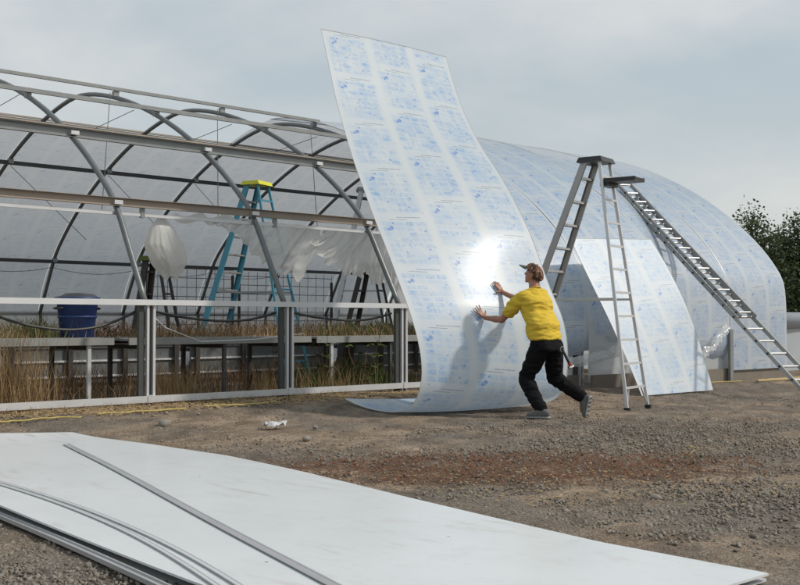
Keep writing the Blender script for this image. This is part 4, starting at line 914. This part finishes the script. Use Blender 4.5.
def worker():
    t = empty('person', PO + Vector((0.14, 0.155, -0.012))); tag(t, 'person in yellow shirt, black trousers and camouflage cap pushing up the tall sheet', 'person')
    V = Vector; X = V((1, 0.05, 0)).normalized(); Yf = V((-0.05, 1, 0)).normalized(); Z = V((0, 0, 1))
    pel = V((4.865, -3.665, 0.73)); wai = V((4.875, -3.62, 0.92)); che = V((4.915, -3.50, 1.14)); nb = V((4.955, -3.435, 1.325)); hd = V((4.988, -3.395, 1.498))
    sL = V((4.745, -3.42, 1.235)); eL = V((4.690, -3.17, 0.985)); wL = V((4.722, -2.885, 1.008)); sR = V((5.115, -3.42, 1.265)); eR = V((5.150, -3.11, 1.185)); wR = V((5.125, -2.795, 1.312))
    hL = V((4.79, -3.655, 0.69)); kL = V((4.80, -3.43, 0.31)); aL = V((4.650, -3.77, -0.005)); hR = V((4.96, -3.69, 0.68)); kR = V((5.075, -3.62, 0.33)); aR = V((5.215, -3.90, 0.115))
    look = V((-0.32, 0.88, 0.30)).normalized(); hs = look.cross(Z).normalized(); hu = hs.cross(look).normalized()
    # ---- body: one continuous surface
    b = Fig()
    tz = (che - pel).normalized()
    b.loft([(pel - tz*0.06, .14, .09, X, Yf), (pel, .165, .11, X, Yf), (wai, .145, .10, X, Yf), (che, .155, .095, X, Yf), (nb - Z*0.06, .11, .065, X, Yf), (nb + Z*0.02, .06, .06, X, Yf)])
    b.chain(nb - Z*.03, .068, hd - look*.02 - hu*.06, .062)
    b.ell(hd, .080, .099, .112, hs, look, hu); b.ell(hd - hu*.055 + look*.035, .052, .055, .05, hs, look, hu)
    b.cap(hd + look*.085 + hu*.012, .010, hd + look*.104 - hu*.018, .014, 8)          # nose
    b.cap(hd + look*.080 - hu*.048 - hs*.018, .008, hd + look*.080 - hu*.048 + hs*.018, .008, 8)   # lips
    b.cap(hd + look*.080 + hu*.03 - hs*.03, .009, hd + look*.083 + hu*.03 + hs*.03, .009, 8)       # brow
    b.ell(hd - hu*.095 + look*.065, .022, .018, .016, hs, look, hu, 8)                # chin
    for q in (-1, 1): b.ell(hd + hs*(q*.082) - look*.008 - hu*.01, .009, .02, .032, hs, look, hu, 8)
    b.chain(sL, .044, sL.lerp(eL, .5), .046, eL, .040, wL, .027); b.chain(sR, .044, sR.lerp(eR, .5), .046, eR, .040, wR, .027)
    b.cap(eL.lerp(wL, .3), .042, eL.lerp(wL, .5), .038); b.cap(eR.lerp(wR, .3), .042, eR.lerp(wR, .5), .038)
    b.chain(che, .08, sL, .042); b.chain(che, .08, sR, .042)
    b.chain(hL, .085, kL, .055, aL, .036); b.chain(hR, .085, kR, .055, aR, .036)
    b.cap(aL, .034, aL + V((-.05, .12, -.055)), .03); b.cap(aR, .034, aR + V((0.0, .0, -.14)), .03)
    def hand(w, d, ac, nrm, curls, thumb, ln):
        """d along the hand, ac towards the thumb side, nrm out of the back of the hand"""
        pc = w + d*.05; b.cap(w, .025, w + d*.02, .026)
        for k in range(4):
            o = ac*(.030 - .020*k); b.cap(w + d*.015 + o*.5, .014, w + d*.085 + o, .0115, 8)
            cu, sp = curls[k]; dd = (d + ac*sp).normalized(); L = ln[k]; p = w + d*.085 + o; a = cu
            for j, f in enumerate((.45, .32, .23)):
                v = dd*math.cos(a) - nrm*math.sin(a); q = p + v*(L*f); b.cap(p, .0098 - .0008*j, q, .0092 - .0008*j, 8); p = q; a += cu*0.9
        p = w + d*.025 + ac*.026; td = (d*thumb[0] + ac*thumb[1] - nrm*thumb[2]).normalized(); q = p + td*.038; b.cap(p, .015, q, .012, 8)
        td2 = (td + d*.4).normalized(); b.cap(q, .011, q + td2*.032, .009, 8)
    nr = V((-.16, -.87, .46)).normalized(); dl = V((-.48, .45, .75)); dl = (dl - nr*dl.dot(nr)).normalized(); dr = V((-.30, .45, .80)); dr = (dr - nr*dr.dot(nr)).normalized()
    al = dl.cross(nr); al = al if al.x > 0 else -al; ar = dr.cross(nr); ar = ar if ar.x < 0 else -ar
    hand(wL, dl, al, nr, [(-.04, .42), (-.02, .14), (.0, -.12), (.05, -.42)], (.35, .95, .05), (.080, .088, .080, .064))
    hand(wR, dr, ar, nr, [(.05, .12), (.08, 0), (.12, -.1), (.18, -.22)], (.2, 1.0, .15), (.076, .084, .078, .060))
    b.skin('body', M['skin'], t, 0.0058, 3)
    # ---- eyes
    for q in (-1, 1):
        e = MB(); c = hd + look*.083 + hu*.012 + hs*(q*.030) - PO
        Fig().ell(c + PO, .011, .008, .008, hs, look, hu, 8).build('eye', M['white'], t, True)
    # ---- shirt
    s = Fig()
    s.loft([(V((4.860, -3.655, 0.765)), .205, .150, X, Yf), (wai - Z*.07, .208, .152, X, Yf), (wai + Z*.02, .205, .150, X, Yf), (che - Z*.06, .205, .142, X, Yf), (che + Z*.06, .200, .128, X, Yf), (nb - Z*.055, .165, .105, X, Yf), (nb + Z*.005, .09, .08, X, Yf)])
    s.chain(sL + V((.045, 0, -.005)), .088, sL.lerp(eL, .3), .077, sL.lerp(eL, .60), .075); s.chain(sR - V((.045, 0, .005)), .088, sR.lerp(eR, .3), .077, sR.lerp(eR, .52), .074)
    s.skin('shirt', M['shirt'], t, 0.009, 7, 0.013, (5, 5, 15))
    MB().tube([(nb + X*(.066*math.cos(a)) + Yf*(.064*math.sin(a)) + Z*(.020 + .012*math.sin(a - 3.14)) - PO) for a in np.linspace(0, 2*math.pi, 20)], .009, 6).build('collar', M['shirt'], t, True)
    # ---- trousers
    p = Fig()
    p.loft([(pel - tz*.10, .16, .12, X, Yf), (pel - tz*.02, .19, .135, X, Yf), (pel + tz*.06, .185, .13, X, Yf), (pel + tz*.10, .17, .12, X, Yf)])
    p.chain(hL, .112, hL.lerp(kL, .5), .100, kL + Z*.02, .083); p.chain(kL + Z*.02, .083, kL.lerp(aL, .45), .075, aL + Z*.03, .066)
    p.chain(hR, .112, hR.lerp(kR, .5), .098, kR + Z*.02, .082); p.chain(kR, .082, kR.lerp(aR, .5), .072, aR + Z*.01, .062)
    p.cap(kL + V((-.05, -.02, -.02)), .05, kL + V((-.06, -.05, -.07)), .04)
    p.skin('trousers', M['trousers'], t, 0.011, 5, 0.013, (8, 8, 12))
    MB().tube([(pel + tz*.085 + X*(.186*math.cos(a)) + Yf*(.136*math.sin(a)) - PO) for a in np.linspace(0, 2*math.pi, 28)], .016, 6).build('belt', M['blk'], t, True)
    # ---- shoes
    def shoe(heel, toe, up):
        d = (toe - heel); L = d.length; d.normalize(); sd = d.cross(up).normalized(); u = sd.cross(d).normalized()
        if u.dot(up) < 0: u = -u
        f = Fig(); rr = [(0, .034, .030, .035), (.15, .040, .045, .045), (.35, .038, .055, .050), (.6, .044, .040, .036), (.8, .050, .028, .026), (.95, .042, .022, .020), (1.0, .025, .014, .016)]
        f.loft([(heel + d*(L*a) + u*c, w, h, sd, u) for a, w, h, c in rr], 16); o = f.skin('shoe', M['shoe'], t, .007, 3)
        g = Fig(); g.loft([(heel + d*(L*a) + u*.0, w + .006, .013, sd, u) for a, w, h, c in rr], 14); g.build('sole', M['sole'], o, True)
        for k in range(5): MB().bar(heel + d*(L*(.1 + .19*k)) - sd*.035 - u*.013 - PO, heel + d*(L*(.1 + .19*k)) + sd*.035 - u*.013 - PO, .016, .006, d).build('tread', M['galv_dark'], o)
    shoe(V((4.665, -3.885, -.075)), V((4.575, -3.635, -.080)), V((0, 0, 1)))
    shoe(V((5.235, -3.995, .14)), V((5.215, -3.95, -.105)), V((-.35, .90, .1)))
    # ---- cap and hair
    c = Fig(); n = 22; hc = hd + hu*.028 - look*.004; rings = []
    b0 = len(c.v); tilt = lambda a: .018*math.sin(a)
    for i in range(9):
        th = i/8*math.pi/2
        for k in range(n):
            a = 2*math.pi*k/n; c.v.append(tuple(hc - PO + hs*(.096*math.cos(th)**.8*math.cos(a)) + look*(.116*math.cos(th)**.8*math.sin(a)) + hu*(.106*math.sin(th) + .040*math.sin(a)*math.cos(th) - .016)))
    for i in range(8):
        for k in range(n): c.f.append((i*n + k, i*n + (k + 1) % n, (i + 1)*n + (k + 1) % n, (i + 1)*n + k))
    cp = c.build('cap', M['camo'], t, True)
    MB().grid(12, 6, lambda u, v: tuple(hc - PO + hs*(.078*math.cos(math.pi*u)*(1 - .15*v)) + look*(.090 + .10*v*math.sin(math.pi*u)**.6 + .018*math.sin(math.pi*u)) + hu*(.020 + .022*math.sin(math.pi*u) - .012*v))).build('cap_brim', M['brim'], cp, True); bm_ = cp.children[0].modifiers.new('thickness', 'SOLIDIFY'); bm_.thickness = 0.006
    MB().tube([tuple(hc - PO + hu*.094)] + [tuple(hc - PO + hu*.100)], .009, 8).build('cap_button', M['brim'], cp)
    h = Fig(); h.ell(hd - look*.018 - hu*.012, .087, .094, .092, hs, look, hu); 
    hv = [(x, y, z) for x, y, z in h.v]; hh = MB(); keep = {}
    for f in h.f:
        cc = sum((V(h.v[i]) for i in f), V())/len(f) + PO - hd
        if cc.dot(look) < -.03 and cc.dot(hu) > -.055: hh.add([h.v[i] for i in f], [tuple(range(len(f)))])
    hh.build('hair', M['hair'], t)
    # ---- hammer on the belt
    a = V((4.793 + .13, -3.884 + .02, .655)); q0 = Vector((4.90, -3.87, 0.66)); h = empty('hammer', q0 + Vector((0.14, 0.155, -0.012))); tag(h, 'hammer hanging from the back of the worker\'s belt', 'hammer')
    MB().tube([(0, 0, 0), (.030, -.015, -.06), (.055, -.03, -.12), (.075, -.04, -.165)], [.018, .017, .015, .014], 8).build('handle', M['blk'], h, True)
    MB().tube([(.070, -.04, -.150), (.088, -.045, -.195)], .017, 8).build('grip', M['red'], h)
    MB().tube([(.062, -.05, -.200), (.088, -.046, -.205), (.120, -.05, -.190), (.140, -.05, -.17)], [.019, .017, .012, .006], 8).build('head', M['steel'], h, True)
    MB().tube([(.0 + .03*math.cos(x), 0.0, .0 + .03*math.sin(x)) for x in np.linspace(0, 6.283, 14)], .005, 6).build('belt_loop', M['galv'], h)
worker()
